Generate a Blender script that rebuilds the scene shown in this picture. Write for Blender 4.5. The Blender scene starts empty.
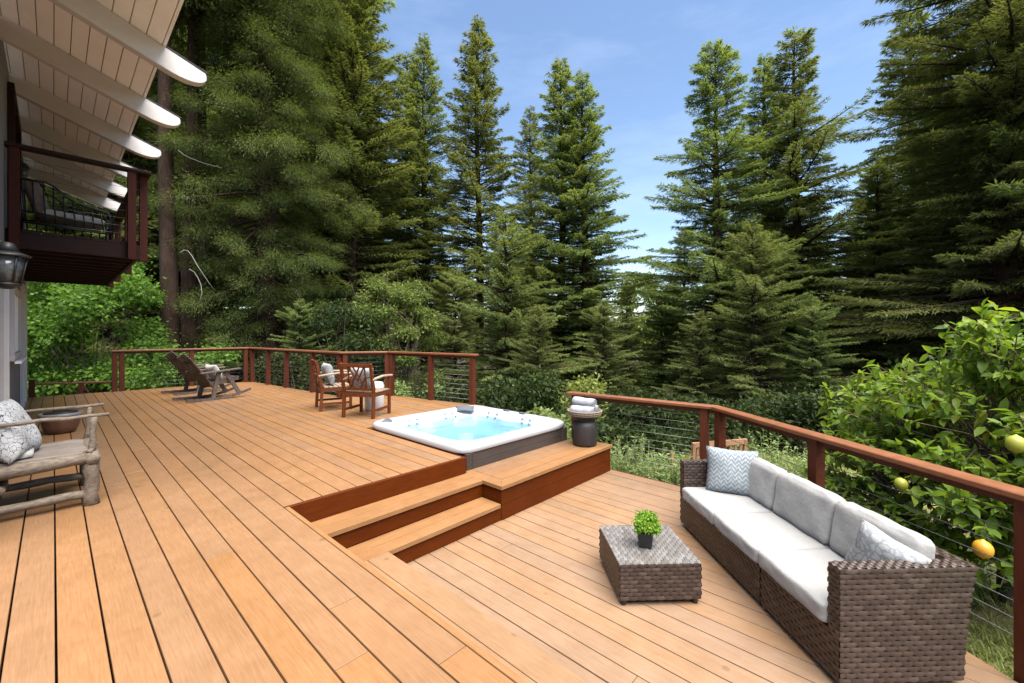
import bpy, bmesh, math, random
import numpy as np
from mathutils import Vector, Matrix

random.seed(7)
S = bpy.context.scene
COL = S.collection
PI = math.pi
YAW = math.radians(47.07)
SY, CY = math.sin(YAW), math.cos(YAW)
EYE = 1.3


def polar(dist, lat):
    """ground point `dist` metres ahead of the terrace viewpoint and `lat` metres to its right"""
    return (dist * SY + lat * CY, dist * CY - lat * SY)


def ground_z(x, y):
    d = x * SY + y * CY
    lat = x * CY - y * SY
    s = max(0.0, d - 6.0)
    if lat < -3:
        k = min(1.0, (-3 - lat) / 8.0)
    else:
        k = 0.0
    z = -0.95 - 0.13 * min(s, 34) * (1 - 0.55 * k)
    if d > 80:
        z += 0.08 * (min(d, 240) - 80)
    # rise on the far right side
    z += 0.10 * math.sin(x * 0.9 + 1.3) * math.cos(y * 0.7) * min(1.0, s / 3.0 + 0.2)
    return z


# ----------------------------------------------------------------------------- materials
def new_mat(name):
    m = bpy.data.materials.new(name)
    m.use_nodes = True
    nt = m.node_tree
    for n in list(nt.nodes):
        if n.type not in {'OUTPUT_MATERIAL', 'BSDF_PRINCIPLED'}:
            nt.nodes.remove(n)
    return m, nt, nt.nodes['Principled BSDF']


def N(nt, t, **kw):
    n = nt.nodes.new(t)
    for k, v in kw.items():
        if k.startswith('_'):
            setattr(n, k[1:], v)
        else:
            n.inputs[k.replace('__', ' ')].default_value = v
    return n


def L(nt, a, b):
    nt.links.new(a, b)


def ramp(nt, stops, fac=None):
    r = nt.nodes.new('ShaderNodeValToRGB')
    e = r.color_ramp.elements
    while len(e) < len(stops):
        e.new(0.5)
    for i, (p, c) in enumerate(stops):
        e[i].position = p
        e[i].color = (c[0], c[1], c[2], 1)
    if fac is not None:
        L(nt, fac, r.inputs['Fac'])
    return r


def mixc(nt, a, b, fac, mode='MIX'):
    m = nt.nodes.new('ShaderNodeMix')
    m.data_type = 'RGBA'
    m.blend_type = mode
    for sock, v in ((m.inputs[0], fac), (m.inputs[6], a), (m.inputs[7], b)):
        if isinstance(v, (int, float)):
            sock.default_value = v
        elif isinstance(v, (tuple, list)):
            sock.default_value = (v[0], v[1], v[2], 1)
        else:
            L(nt, v, sock)
    return m.outputs[2]


def mathn(nt, op, a, b=None, clamp=False):
    m = nt.nodes.new('ShaderNodeMath')
    m.operation = op
    m.use_clamp = clamp
    for i, v in enumerate((a, b)):
        if v is None:
            continue
        if isinstance(v, (int, float)):
            m.inputs[i].default_value = v
        else:
            L(nt, v, m.inputs[i])
    return m.outputs[0]


def objco(nt, scale=(1, 1, 1), rot=(0, 0, 0)):
    tc = nt.nodes.new('ShaderNodeTexCoord')
    mp = nt.nodes.new('ShaderNodeMapping')
    mp.inputs['Scale'].default_value = scale
    mp.inputs['Rotation'].default_value = rot
    L(nt, tc.outputs['Object'], mp.inputs['Vector'])
    return mp.outputs[0]


def noise(nt, vec, scale, detail=3, rough=0.55):
    n = N(nt, 'ShaderNodeTexNoise', Scale=scale, Detail=detail, Roughness=rough)
    L(nt, vec, n.inputs['Vector'])
    return n.outputs['Fac']


def bump(nt, bsdf, h, strength=0.3, dist=0.01):
    b = N(nt, 'ShaderNodeBump', Strength=strength, Distance=dist)
    L(nt, h, b.inputs['Height'])
    L(nt, b.outputs[0], bsdf.inputs['Normal'])


def mat_wood(name, c_dark, c_light, grain=(1, 1, 1), rough=0.5, island=0.14, stain=0.35, gscale=5.0, spec=0.4):
    """stained timber: long grain, board to board variation, broad weathering"""
    m, nt, b = new_mat(name)
    v = objco(nt, grain)
    v1 = objco(nt)
    g = N(nt, 'ShaderNodeNewGeometry')
    rnd = g.outputs['Random Per Island']
    # shift the grain for every board
    add = nt.nodes.new('ShaderNodeVectorMath')
    add.operation = 'ADD'
    comb = nt.nodes.new('ShaderNodeCombineXYZ')
    L(nt, mathn(nt, 'MULTIPLY', rnd, 37.0), comb.inputs[0])
    L(nt, mathn(nt, 'MULTIPLY', rnd, 19.0), comb.inputs[1])
    L(nt, v, add.inputs[0])
    L(nt, comb.outputs[0], add.inputs[1])
    gn = noise(nt, add.outputs[0], gscale, 5, 0.6)
    base = ramp(nt, [(0.28, c_dark), (0.72, c_light)], gn).outputs[0]
    big = noise(nt, v1, 1.3, 4, 0.6)
    mid = noise(nt, v1, 6.5, 4, 0.65)
    st = ramp(nt, [(0.33, (0.72, 0.68, 0.62)), (0.66, (1.12, 1.10, 1.08))], big).outputs[0]
    st2 = ramp(nt, [(0.30, (0.86, 0.82, 0.78)), (0.62, (1.05, 1.05, 1.05))], mid).outputs[0]
    c = mixc(nt, base, mixc(nt, base, st, 1.0, 'MULTIPLY'), stain)
    c = mixc(nt, c, mixc(nt, c, st2, 1.0, 'MULTIPLY'), stain)
    # small knots and scuffs
    vo = N(nt, 'ShaderNodeTexVoronoi', Scale=2.3)
    L(nt, v1, vo.inputs['Vector'])
    kn = ramp(nt, [(0.0, (1, 1, 1)), (0.035, (0.9, 0.9, 0.9)), (0.06, (0, 0, 0))], vo.outputs['Distance']).outputs[0]
    c = mixc(nt, c, tuple(x * 0.55 for x in c_dark), mathn(nt, 'MULTIPLY', kn, 0.55))
    val = mathn(nt, 'ADD', mathn(nt, 'MULTIPLY', rnd, 2 * island), 1 - island)
    hs = N(nt, 'ShaderNodeHueSaturation')
    L(nt, c, hs.inputs['Color'])
    L(nt, val, hs.inputs['Value'])
    L(nt, mathn(nt, 'ADD', mathn(nt, 'MULTIPLY', rnd, 0.16), 0.92), hs.inputs['Saturation'])
    L(nt, hs.outputs[0], b.inputs['Base Color'])
    L(nt, mathn(nt, 'ADD', mathn(nt, 'MULTIPLY', mid, 0.35), rough - 0.17), b.inputs['Roughness'])
    b.inputs['Specular IOR Level'].default_value = spec
    bump(nt, b, gn, 0.25, 0.004)
    return m


def mat_plain(name, col, rough=0.6, var=0.12, scale=8, metal=0.0, spec=0.5, bump_s=0.0, bscale=60):
    m, nt, b = new_mat(name)
    v = objco(nt)
    n1 = noise(nt, v, scale, 5, 0.65)
    c = ramp(nt, [(0.25, tuple(x * (1 - var) for x in col)), (0.75, tuple(min(1, x * (1 + var)) for x in col))], n1).outputs[0]
    L(nt, c, b.inputs['Base Color'])
    b.inputs['Roughness'].default_value = rough
    b.inputs['Metallic'].default_value = metal
    b.inputs['Specular IOR Level'].default_value = spec
    if bump_s:
        bump(nt, b, noise(nt, v, bscale, 3), bump_s, 0.004)
    return m


def mat_fabric(name, col, weave=420, var=0.06):
    m, nt, b = new_mat(name)
    v = objco(nt)
    n1 = noise(nt, v, 5, 4)
    n2 = noise(nt, v, weave, 2)
    n3 = noise(nt, objco(nt, (1, 1, 6)), 60, 2)
    f = mathn(nt, 'ADD', mathn(nt, 'MULTIPLY', n1, 0.5), mathn(nt, 'MULTIPLY', n2, 0.5))
    c = ramp(nt, [(0.3, tuple(x * (1 - 2 * var) for x in col)), (0.7, tuple(x * (1 + var) for x in col))], f).outputs[0]
    L(nt, c, b.inputs['Base Color'])
    b.inputs['Roughness'].default_value = 0.95
    b.inputs['Specular IOR Level'].default_value = 0.15
    b.inputs['Sheen Weight'].default_value = 0.2
    h = mathn(nt, 'ADD', n2, mathn(nt, 'MULTIPLY', noise(nt, v, 11, 3), 7.0))
    bump(nt, b, h, 0.35, 0.006)
    return m


def mat_leaf(name, stops, trans=0.35, rough=0.6, spec=0.14, hue_by_obj=0.03, val_by_obj=0.35, nscale=0.35):
    """foliage: every leaf its own tint, patches of fresher growth, each tree its own tone"""
    m, nt, b = new_mat(name)
    out = nt.nodes['Material Output']
    g = N(nt, 'ShaderNodeNewGeometry')
    oi = N(nt, 'ShaderNodeObjectInfo')
    v = objco(nt)
    pn = noise(nt, v, nscale, 3, 0.6)
    f = mathn(nt, 'ADD', mathn(nt, 'MULTIPLY', g.outputs['Random Per Island'], 0.55),
              mathn(nt, 'MULTIPLY', mathn(nt, 'SUBTRACT', pn, 0.28), 1.05), clamp=True)
    c = ramp(nt, stops, f).outputs[0]
    hs = N(nt, 'ShaderNodeHueSaturation')
    L(nt, c, hs.inputs['Color'])
    L(nt, mathn(nt, 'ADD', mathn(nt, 'MULTIPLY', oi.outputs['Random'], hue_by_obj), 0.5 - hue_by_obj / 2), hs.inputs['Hue'])
    L(nt, mathn(nt, 'ADD', mathn(nt, 'MULTIPLY', oi.outputs['Random'], val_by_obj), 1 - val_by_obj / 2), hs.inputs['Value'])
    L(nt, hs.outputs[0], b.inputs['Base Color'])
    b.inputs['Roughness'].default_value = rough
    b.inputs['Specular IOR Level'].default_value = spec
    tr = N(nt, 'ShaderNodeBsdfTranslucent')
    tint = mixc(nt, hs.outputs[0], (1.25, 1.2, 0.55), 1.0, 'MULTIPLY')
    L(nt, tint, tr.inputs['Color'])
    mx = nt.nodes.new('ShaderNodeMixShader')
    mx.inputs[0].default_value = trans
    L(nt, b.outputs[0], mx.inputs[1])
    L(nt, tr.outputs[0], mx.inputs[2])
    L(nt, mx.outputs[0], out.inputs['Surface'])
    return m


M = {}
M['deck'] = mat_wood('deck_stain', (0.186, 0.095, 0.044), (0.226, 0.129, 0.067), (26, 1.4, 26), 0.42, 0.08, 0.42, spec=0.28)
M['deck_cross'] = mat_wood('deck_stain_cross', (0.186, 0.095, 0.044), (0.226, 0.129, 0.067), (1.4, 26, 26), 0.42, 0.08, 0.42, spec=0.28)
M['deck_pale'] = mat_wood('pale_deck_stain', (0.194, 0.112, 0.062), (0.236, 0.154, 0.094), (26, 1.4, 26), 0.40, 0.05, 0.38, spec=0.4)  # paler, less saturated boards for the lower deck and side tread
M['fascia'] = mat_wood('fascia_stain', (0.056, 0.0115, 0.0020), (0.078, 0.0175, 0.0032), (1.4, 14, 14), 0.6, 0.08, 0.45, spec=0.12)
M['redwood'] = mat_wood('rail_stain', (0.058, 0.017, 0.010), (0.085, 0.026, 0.015), (12, 12, 1.5), 0.55, 0.12, 0.4, spec=0.18)
M['railtop'] = mat_wood('rail_cap_stain', (0.13, 0.052, 0.026), (0.185, 0.078, 0.040), (3, 3, 3), 0.45, 0.10, 0.5)
M['darkwood'] = mat_wood('shaded_balcony_stain', (0.014, 0.0058, 0.0045), (0.023, 0.0095, 0.007), (6, 6, 6), 0.55, 0.15, 0.4, spec=0.15)  # dark brown timber, the shade on the balcony included in its colour
M['balcony_red'] = mat_wood('shaded_balcony_post_stain', (0.034, 0.0085, 0.005), (0.050, 0.013, 0.008), (6, 6, 6), 0.55, 0.15, 0.4, spec=0.15)  # rail stain darkened to carry the shade on the balcony posts
M['teak'] = mat_wood('teak', (0.068, 0.019, 0.0075), (0.108, 0.034, 0.014), (9, 9, 2), 0.5, 0.15, 0.4, spec=0.2)
M['teak_grey'] = mat_wood('weathered_teak', (0.21, 0.155, 0.115), (0.30, 0.24, 0.18), (9, 9, 2), 0.6, 0.15, 0.4)
M['grey_wood'] = mat_wood('driftwood', (0.048, 0.034, 0.026), (0.120, 0.094, 0.078), (12, 12, 3), 0.75, 0.2, 0.7)
M['twig'] = mat_wood('peeled_log', (0.07, 0.050, 0.036), (0.20, 0.165, 0.13), (5, 14, 14), 0.7, 0.18, 0.8)
M['wicker'] = None
M['white_paint'] = mat_plain('lifted_cream_paint', (0.90, 0.86, 0.82), 0.55, 0.05, 4, bump_s=0.08, bscale=40)  # house white, lightened to offset the shade under the eave
M['dimmed_white_paint'] = mat_plain('dimmed_white_paint', (0.52, 0.485, 0.46), 0.55, 0.06, 5, bump_s=0.1, bscale=40)  # same house white, darkened to hold back direct sun on the rafter tails
M['wall_paint'] = mat_plain('pale_stucco', (0.17, 0.168, 0.178), 0.8, 0.06, 3, bump_s=0.3, bscale=90)
M['roofing'] = mat_plain('tar_roofing', (0.035, 0.028, 0.026), 0.9, 0.25, 10, bump_s=0.4)
M['black_metal'] = mat_plain('black_iron', (0.010, 0.0095, 0.0095), 0.5, 0.3, 20, metal=0.0)
M['steel'] = mat_plain('steel_cable', (0.17, 0.17, 0.17), 0.45, 0.1, 30, metal=0.9)
M['sofa_fabric'] = mat_fabric('oatmeal_linen', (0.245, 0.240, 0.232))
M['cush_white'] = mat_fabric('ivory_canvas', (0.37, 0.35, 0.32))
M['shell'] = mat_plain('pearl_acrylic', (0.36, 0.37, 0.385), 0.16, 0.03, 9, spec=0.6)
M['cabinet'] = mat_wood('tub_cabinet', (0.036, 0.027, 0.023), (0.060, 0.046, 0.040), (1.2, 20, 20), 0.55, 0.15, 0.4)
M['grey_pad'] = mat_plain('grey_vinyl', (0.075, 0.082, 0.10), 0.7, 0.06, 9, spec=0.15)
M['jet'] = mat_plain('jet_chrome', (0.40, 0.43, 0.45), 0.3, 0.05, 9, metal=0.2)
M['jetdark'] = mat_plain('jet_blue_grey', (0.05, 0.16, 0.26), 0.35, 0.1, 9)
M['ceramic'] = mat_plain('white_glaze', (0.50, 0.49, 0.48), 0.3, 0.04, 4)
M['drum'] = mat_plain('dark_bronze_clay', (0.017, 0.0135, 0.0125), 0.55, 0.35, 14, bump_s=0.4, bscale=45)
M['basket'] = mat_plain('pale_rattan', (0.20, 0.155, 0.11), 0.7, 0.45, 45, bump_s=0.6, bscale=90)
M['towel'] = mat_fabric('towel_terry', (0.31, 0.31, 0.345), 260, 0.08)
M['copper'] = mat_plain('copper_clay', (0.10, 0.045, 0.025), 0.40, 0.3, 7, bump_s=0.2)
M['potrim'] = mat_plain('tarnished_rim', (0.14, 0.13, 0.125), 0.45, 0.25, 12)
M['blackpot'] = mat_plain('black_planter', (0.012, 0.012, 0.012), 0.35, 0.2, 12)
M['glass'] = mat_plain('frosted_glass', (0.07, 0.072, 0.075), 0.15, 0.6, 40)
M['pane'] = mat_plain('window_pane', (0.10, 0.075, 0.065), 0.08, 0.2, 3, spec=0.8)
M['bark'] = mat_wood('redwood_bark', (0.020, 0.0125, 0.009), (0.062, 0.042, 0.033), (9, 9, 0.8), 0.95, 0.1, 0.8, 3.0, 0.1)
M['bark_grey'] = mat_wood('grey_bark', (0.07, 0.052, 0.042), (0.17, 0.13, 0.11), (4, 4, 2), 0.95, 0.1, 0.7, 5.0, 0.1)
M['needle'] = mat_leaf('conifer_needles', [(0.0, (0.080, 0.110, 0.040)), (0.45, (0.130, 0.168, 0.057)), (0.8, (0.178, 0.210, 0.076)), (1.0, (0.21, 0.225, 0.095))], 0.45)
M['needle_dark'] = mat_leaf('redwood_needles', [(0.0, (0.040, 0.058, 0.018)), (0.5, (0.084, 0.108, 0.032)), (0.85, (0.130, 0.145, 0.048)), (1.0, (0.19, 0.125, 0.075))], 0.42, nscale=0.5)
M['maple'] = mat_leaf('maple_leaves', [(0.0, (0.040, 0.09, 0.014)), (0.5, (0.085, 0.165, 0.026)), (1.0, (0.18, 0.28, 0.048))], 0.45, 0.5)
M['olive'] = mat_leaf('bay_leaves', [(0.0, (0.085, 0.11, 0.025)), (0.5, (0.16, 0.19, 0.045)), (1.0, (0.25, 0.27, 0.075))], 0.38, 0.5)
M['olive_deep'] = mat_leaf('bay_leaves_deep', [(0.0, (0.045, 0.062, 0.015)), (0.5, (0.095, 0.12, 0.028)), (1.0, (0.175, 0.19, 0.05))], 0.36, 0.5, nscale=0.6)
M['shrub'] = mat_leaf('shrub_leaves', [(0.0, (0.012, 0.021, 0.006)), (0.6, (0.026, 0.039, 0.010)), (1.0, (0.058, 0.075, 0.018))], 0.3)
M['herb'] = mat_leaf('herb_leaves', [(0.0, (0.09, 0.14, 0.04)), (0.5, (0.17, 0.235, 0.08)), (1.0, (0.28, 0.34, 0.15))], 0.4, nscale=1.6)
M['grass'] = mat_leaf('grass_blades', [(0.0, (0.085, 0.125, 0.030)), (0.5, (0.19, 0.22, 0.06)), (1.0, (0.36, 0.33, 0.13))], 0.35, nscale=0.9)
M['citrus'] = mat_leaf('citrus_leaves', [(0.0, (0.060, 0.11, 0.015)), (0.36, (0.11, 0.20, 0.026)), (0.72, (0.20, 0.30, 0.04)), (0.95, (0.27, 0.26, 0.035)), (1.0, (0.35, 0.16, 0.02))], 0.5, 0.42, 0.22, nscale=1.3)
M['box'] = mat_leaf('boxwood', [(0.0, (0.07, 0.17, 0.018)), (0.5, (0.14, 0.29, 0.03)), (1.0, (0.24, 0.42, 0.05))], 0.3, nscale=9)
M['lemon'] = mat_plain('lemon_peel', (0.50, 0.24, 0.018), 0.4, 0.12, 12, bump_s=0.2, bscale=120)
M['lime'] = mat_plain('green_citrus_peel', (0.26, 0.27, 0.03), 0.4, 0.15, 12, bump_s=0.2, bscale=120)
M['deadtwig'] = mat_plain('pale_dead_branch', (0.13, 0.115, 0.10), 0.8, 0.2, 12)


def wicker_mat():
    m, nt, b = new_mat('wicker_resin')
    g = N(nt, 'ShaderNodeNewGeometry')
    v = objco(nt)
    st = noise(nt, objco(nt, (14, 14, 160)), 6, 2)
    c = ramp(nt, [(0.0, (0.012, 0.006, 0.004)), (0.45, (0.029, 0.0165, 0.0110)), (0.8, (0.054, 0.034, 0.025)), (1.0, (0.11, 0.080, 0.064))],
             mathn(nt, 'ADD', mathn(nt, 'MULTIPLY', g.outputs['Random Per Island'], 0.42), mathn(nt, 'MULTIPLY', st, 0.75))).outputs[0]
    L(nt, c, b.inputs['Base Color'])
    b.inputs['Roughness'].default_value = 0.38
    bump(nt, b, st, 0.4, 0.003)
    return m


M['wicker'] = wicker_mat()
M['wicker_core'] = mat_plain('wicker_core', (0.035, 0.026, 0.022), 0.8, 0.2, 20)


def pillow_chevron():
    m, nt, b = new_mat('blue_ikat_print')
    v = objco(nt)
    sp = nt.nodes.new('ShaderNodeSeparateXYZ')
    L(nt, v, sp.inputs[0])
    n = noise(nt, v, 30, 3)
    zz = mathn(nt, 'PINGPONG', sp.outputs[0], 0.028)
    ph = mathn(nt, 'ADD', mathn(nt, 'ADD', sp.outputs[1], mathn(nt, 'MULTIPLY', zz, 1.3)), mathn(nt, 'MULTIPLY', n, 0.022))
    w = mathn(nt, 'PINGPONG', ph, 0.019)
    w2 = mathn(nt, 'ADD', mathn(nt, 'MULTIPLY', w, 46), mathn(nt, 'MULTIPLY', mathn(nt, 'SUBTRACT', noise(nt, v, 55, 2), 0.5), 1.5))
    c = ramp(nt, [(0.25, (0.135, 0.165, 0.19)), (0.60, (0.235, 0.25, 0.255)), (0.95, (0.31, 0.31, 0.305))], w2).outputs[0]
    L(nt, c, b.inputs['Base Color'])
    b.inputs['Roughness'].default_value = 0.95
    b.inputs['Specular IOR Level'].default_value = 0.15
    bump(nt, b, noise(nt, v, 300, 2), 0.3, 0.004)
    return m


def pillow_branch(name, line, ground, sc, width):
    m, nt, b = new_mat(name)
    v = objco(nt)
    wv = nt.nodes.new('ShaderNodeVectorMath')
    wv.operation = 'ADD'
    nz = N(nt, 'ShaderNodeTexNoise', Scale=9.0, Detail=3.0)
    L(nt, v, nz.inputs['Vector'])
    sc_ = nt.nodes.new('ShaderNodeVectorMath')
    sc_.operation = 'SCALE'
    sc_.inputs['Scale'].default_value = 0.12
    L(nt, nz.outputs['Color'], sc_.inputs[0])
    L(nt, v, wv.inputs[0])
    L(nt, sc_.outputs[0], wv.inputs[1])
    vo = N(nt, 'ShaderNodeTexVoronoi', Scale=sc)
    vo.feature = 'DISTANCE_TO_EDGE'
    L(nt, wv.outputs[0], vo.inputs['Vector'])
    n2 = noise(nt, v, 40, 3)
    f = mathn(nt, 'ADD', vo.outputs['Distance'], mathn(nt, 'MULTIPLY', mathn(nt, 'SUBTRACT', n2, 0.5), width * 2.4))
    c = ramp(nt, [(width * 0.45, line), (width * 1.2, ground)], f).outputs[0]
    L(nt, c, b.inputs['Base Color'])
    b.inputs['Roughness'].default_value = 0.95
    b.inputs['Specular IOR Level'].default_value = 0.15
    bump(nt, b, noise(nt, v, 300, 2), 0.3, 0.004)
    return m


M['ikat'] = pillow_chevron()
M['branch_print'] = pillow_branch('twig_print_linen', (0.04, 0.05, 0.065), (0.38, 0.38, 0.38), 27, 0.040)
M['blot_print'] = pillow_branch('faded_floral_linen', (0.185, 0.195, 0.205), (0.30, 0.297, 0.29), 24, 0.13)


def water_mat():
    m, nt, b = new_mat('tub_water')
    out = nt.nodes['Material Output']
    nt.nodes.remove(b)
    tr = N(nt, 'ShaderNodeBsdfTransparent', Color=(0.60, 0.89, 0.98, 1))
    gl = N(nt, 'ShaderNodeBsdfGlossy', Color=(1, 1, 1, 1), Roughness=0.05)
    fr = N(nt, 'ShaderNodeFresnel', IOR=1.33)
    v = objco(nt)
    bp = N(nt, 'ShaderNodeBump', Strength=0.35, Distance=0.03)
    L(nt, noise(nt, v, 7, 3), bp.inputs['Height'])
    L(nt, bp.outputs[0], gl.inputs['Normal'])
    L(nt, bp.outputs[0], fr.inputs['Normal'])
    mx = nt.nodes.new('ShaderNodeMixShader')
    L(nt, mathn(nt, 'MULTIPLY', fr.outputs[0], 0.8), mx.inputs[0])
    L(nt, tr.outputs[0], mx.inputs[1])
    L(nt, gl.outputs[0], mx.inputs[2])
    L(nt, mx.outputs[0], out.inputs['Surface'])
    return m


M['water'] = water_mat()


def ground_mat():
    m, nt, b = new_mat('forest_floor')
    v = objco(nt)
    n1 = noise(nt, v, 0.35, 5)
    n2 = noise(nt, v, 3.5, 6, 0.7)
    dirt = ramp(nt, [(0.3, (0.022, 0.020, 0.013)), (0.7, (0.050, 0.043, 0.026))], n2).outputs[0]
    gr = ramp(nt, [(0.3, (0.10, 0.105, 0.035)), (0.7, (0.25, 0.22, 0.095))], n2).outputs[0]
    sp = nt.nodes.new('ShaderNodeVectorMath')
    sp.operation = 'LENGTH'
    L(nt, v, sp.inputs[0])
    f = mathn(nt, 'SUBTRACT', 1.0, mathn(nt, 'MULTIPLY', mathn(nt, 'SUBTRACT', sp.outputs['Value'], 8.0), 0.16), clamp=True)
    f = mathn(nt, 'MULTIPLY', f, ramp(nt, [(0.35, (0.3, 0.3, 0.3)), (0.6, (1, 1, 1))], n1).outputs[0], clamp=True)
    L(nt, mixc(nt, dirt, gr, f), b.inputs['Base Color'])
    b.inputs['Roughness'].default_value = 1.0
    b.inputs['Specular IOR Level'].default_value = 0.05
    bump(nt, b, n2, 0.8, 0.08)
    return m


M['ground'] = ground_mat()


# ----------------------------------------------------------------------------- mesh builder
class MB:
    def __init__(s):
        s.v = []
        s.f = []
        s.smooth = []

    def add(s, vs, fs, smooth=False):
        o = len(s.v)
        s.v.extend([tuple(p) for p in vs])
        for f in fs:
            s.f.append(tuple(i + o for i in f))
            s.smooth.append(smooth)

    def box(s, a, b):
        x0, y0, z0 = a
        x1, y1, z1 = b
        s.add([(x0, y0, z0), (x1, y0, z0), (x1, y1, z0), (x0, y1, z0), (x0, y0, z1), (x1, y0, z1), (x1, y1, z1), (x0, y1, z1)],
              [(0, 3, 2, 1), (4, 5, 6, 7), (0, 1, 5, 4), (1, 2, 6, 5), (2, 3, 7, 6), (3, 0, 4, 7)])

    def prism(s, poly, z0, z1):
        n = len(poly)
        s.add([(p[0], p[1], z0) for p in poly] + [(p[0], p[1], z1) for p in poly],
              [tuple(range(n - 1, -1, -1)), tuple(range(n, 2 * n))] + [(i, (i + 1) % n, (i + 1) % n + n, i + n) for i in range(n)])

    def prism_y(s, poly, y0, y1):
        """poly in (x, z), extruded along y"""
        n = len(poly)
        s.add([(p[0], y0, p[1]) for p in poly] + [(p[0], y1, p[1]) for p in poly],
              [tuple(range(n)), tuple(range(2 * n - 1, n - 1, -1))] + [((i + 1) % n, i, i + n, (i + 1) % n + n) for i in range(n)])

    def beam(s, p, q, w, h, up=(0, 0, 1)):
        """rectangular bar from p to q, w across, h along up"""
        p, q, up = Vector(p), Vector(q), Vector(up)
        d = (q - p).normalized()
        side = d.cross(up)
        if side.length < 1e-4:
            side = d.cross(Vector((0, 1, 0)))
        side.normalize()
        u = side.cross(d).normalized()
        a, b = side * (w / 2), u * (h / 2)
        vs = [p - a - b, p + a - b, p + a + b, p - a + b, q - a - b, q + a - b, q + a + b, q - a + b]
        s.add(vs, [(0, 3, 2, 1)[::-1], (4, 5, 6, 7)[::-1], (0, 1, 5, 4)[::-1], (1, 2, 6, 5)[::-1], (2, 3, 7, 6)[::-1], (3, 0, 4, 7)[::-1]])

    def tube(s, pts, radii, n=8, caps=True):
        pts = [Vector(p) for p in pts]
        if isinstance(radii, (int, float)):
            radii = [radii] * len(pts)
        vs, fs = [], []
        prev = None
        for i, p in enumerate(pts):
            d = (pts[min(i + 1, len(pts) - 1)] - pts[max(i - 1, 0)]).normalized()
            if prev is None:
                a = d.cross(Vector((0, 0, 1)))
                if a.length < 1e-3:
                    a = d.cross(Vector((1, 0, 0)))
            else:
                a = prev - d * prev.dot(d)
            a.normalize()
            prev = a
            b = d.cross(a)
            for k in range(n):
                t = 2 * PI * k / n
                vs.append(p + (a * math.cos(t) + b * math.sin(t)) * radii[i])
        for i in range(len(pts) - 1):
            for k in range(n):
                fs.append((i * n + k, i * n + (k + 1) % n, (i + 1) * n + (k + 1) % n, (i + 1) * n + k))
        if caps:
            fs.append(tuple(range(n - 1, -1, -1)))
            fs.append(tuple(range((len(pts) - 1) * n, len(pts) * n)))
        s.add(vs, fs, True)

    def lathe(s, prof, n=32, c=(0, 0, 0), sx=1, sy=1):
        """prof: list of (r, z)"""
        vs, fs = [], []
        for r, z in prof:
            for k in range(n):
                t = 2 * PI * k / n
                vs.append((c[0] + r * sx * math.cos(t), c[1] + r * sy * math.sin(t), c[2] + z))
        for i in range(len(prof) - 1):
            for k in range(n):
                fs.append((i * n + k, i * n + (k + 1) % n, (i + 1) * n + (k + 1) % n, (i + 1) * n + k))
        fs.append(tuple(range(n - 1, -1, -1)))
        fs.append(tuple(range((len(prof) - 1) * n, len(prof) * n)))
        s.add(vs, fs, True)

    def build(s, name, mat, parent=None, bevel=0.0, smooth_angle=True, seg=1):
        me = bpy.data.meshes.new(name)
        me.from_pydata(s.v, [], s.f)
        me.polygons.foreach_set('use_smooth', s.smooth)
        if bevel:
            bm = bmesh.new()
            bm.from_mesh(me)
            es = [e for e in bm.edges if len(e.link_faces) == 2 and e.calc_face_angle(0) > 0.6]
            bmesh.ops.bevel(bm, geom=es, offset=bevel, segments=seg, affect='EDGES', clamp_overlap=True)
            bm.to_mesh(me)
            bm.free()
        me.materials.append(mat)
        me.update()
        o = bpy.data.objects.new(name, me)
        COL.objects.link(o)
        if parent is not None:
            o.parent = parent
        return o


def mesh_np(name, verts, quads, mat, parent=None, smooth=False):
    """fast mesh from numpy arrays (n,3) and (m,4)"""
    me = bpy.data.meshes.new(name)
    me.vertices.add(len(verts))
    me.vertices.foreach_set('co', np.ascontiguousarray(verts, dtype=np.float32).ravel())
    k = quads.shape[1]
    me.loops.add(quads.size)
    me.loops.foreach_set('vertex_index', np.ascontiguousarray(quads, dtype=np.int32).ravel())
    me.polygons.add(len(quads))
    me.polygons.foreach_set('loop_start', np.arange(0, quads.size, k, dtype=np.int32))
    if smooth:
        me.polygons.foreach_set('use_smooth', np.ones(len(quads), dtype=bool))
    me.materials.append(mat)
    me.update(calc_edges=True)
    o = bpy.data.objects.new(name, me)
    COL.objects.link(o)
    if parent is not None:
        o.parent = parent
    return o


def tag(o, label=None, cat=None, group=None, kind=None):
    if label:
        o['label'] = label
    if cat:
        o['category'] = cat
    if group:
        o['group'] = group
    if kind:
        o['kind'] = kind
    return o


def thing(name, label, cat, loc=(0, 0, 0), rz=0.0, group=None):
    o = bpy.data.objects.new(name, None)
    o.empty_display_size = 0.2
    COL.objects.link(o)
    o.location = loc
    o.rotation_euler = (0, 0, rz)
    return tag(o, label, cat, group)


def copy_tree(o, parent=None):
    c = o.copy()
    COL.objects.link(c)
    if parent is not None:
        c.parent = parent
    for ch in list(o.children):
        copy_tree(ch, c)
    return c


# ----------------------------------------------------------------------------- camera, light, sky
cam_d = bpy.data.cameras.new('camera')
cam_d.sensor_width = 36
cam_d.lens = 427.0 / 1024 * 36
cam_d.shift_y = -8.5 / 1024
cam_d.clip_start = 0.05
cam_d.clip_end = 2000
cam = bpy.data.objects.new('camera', cam_d)
COL.objects.link(cam)
cam.location = (0, 0, EYE)
cam.rotation_euler = (PI / 2, 0, -YAW)
S.camera = cam

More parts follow.
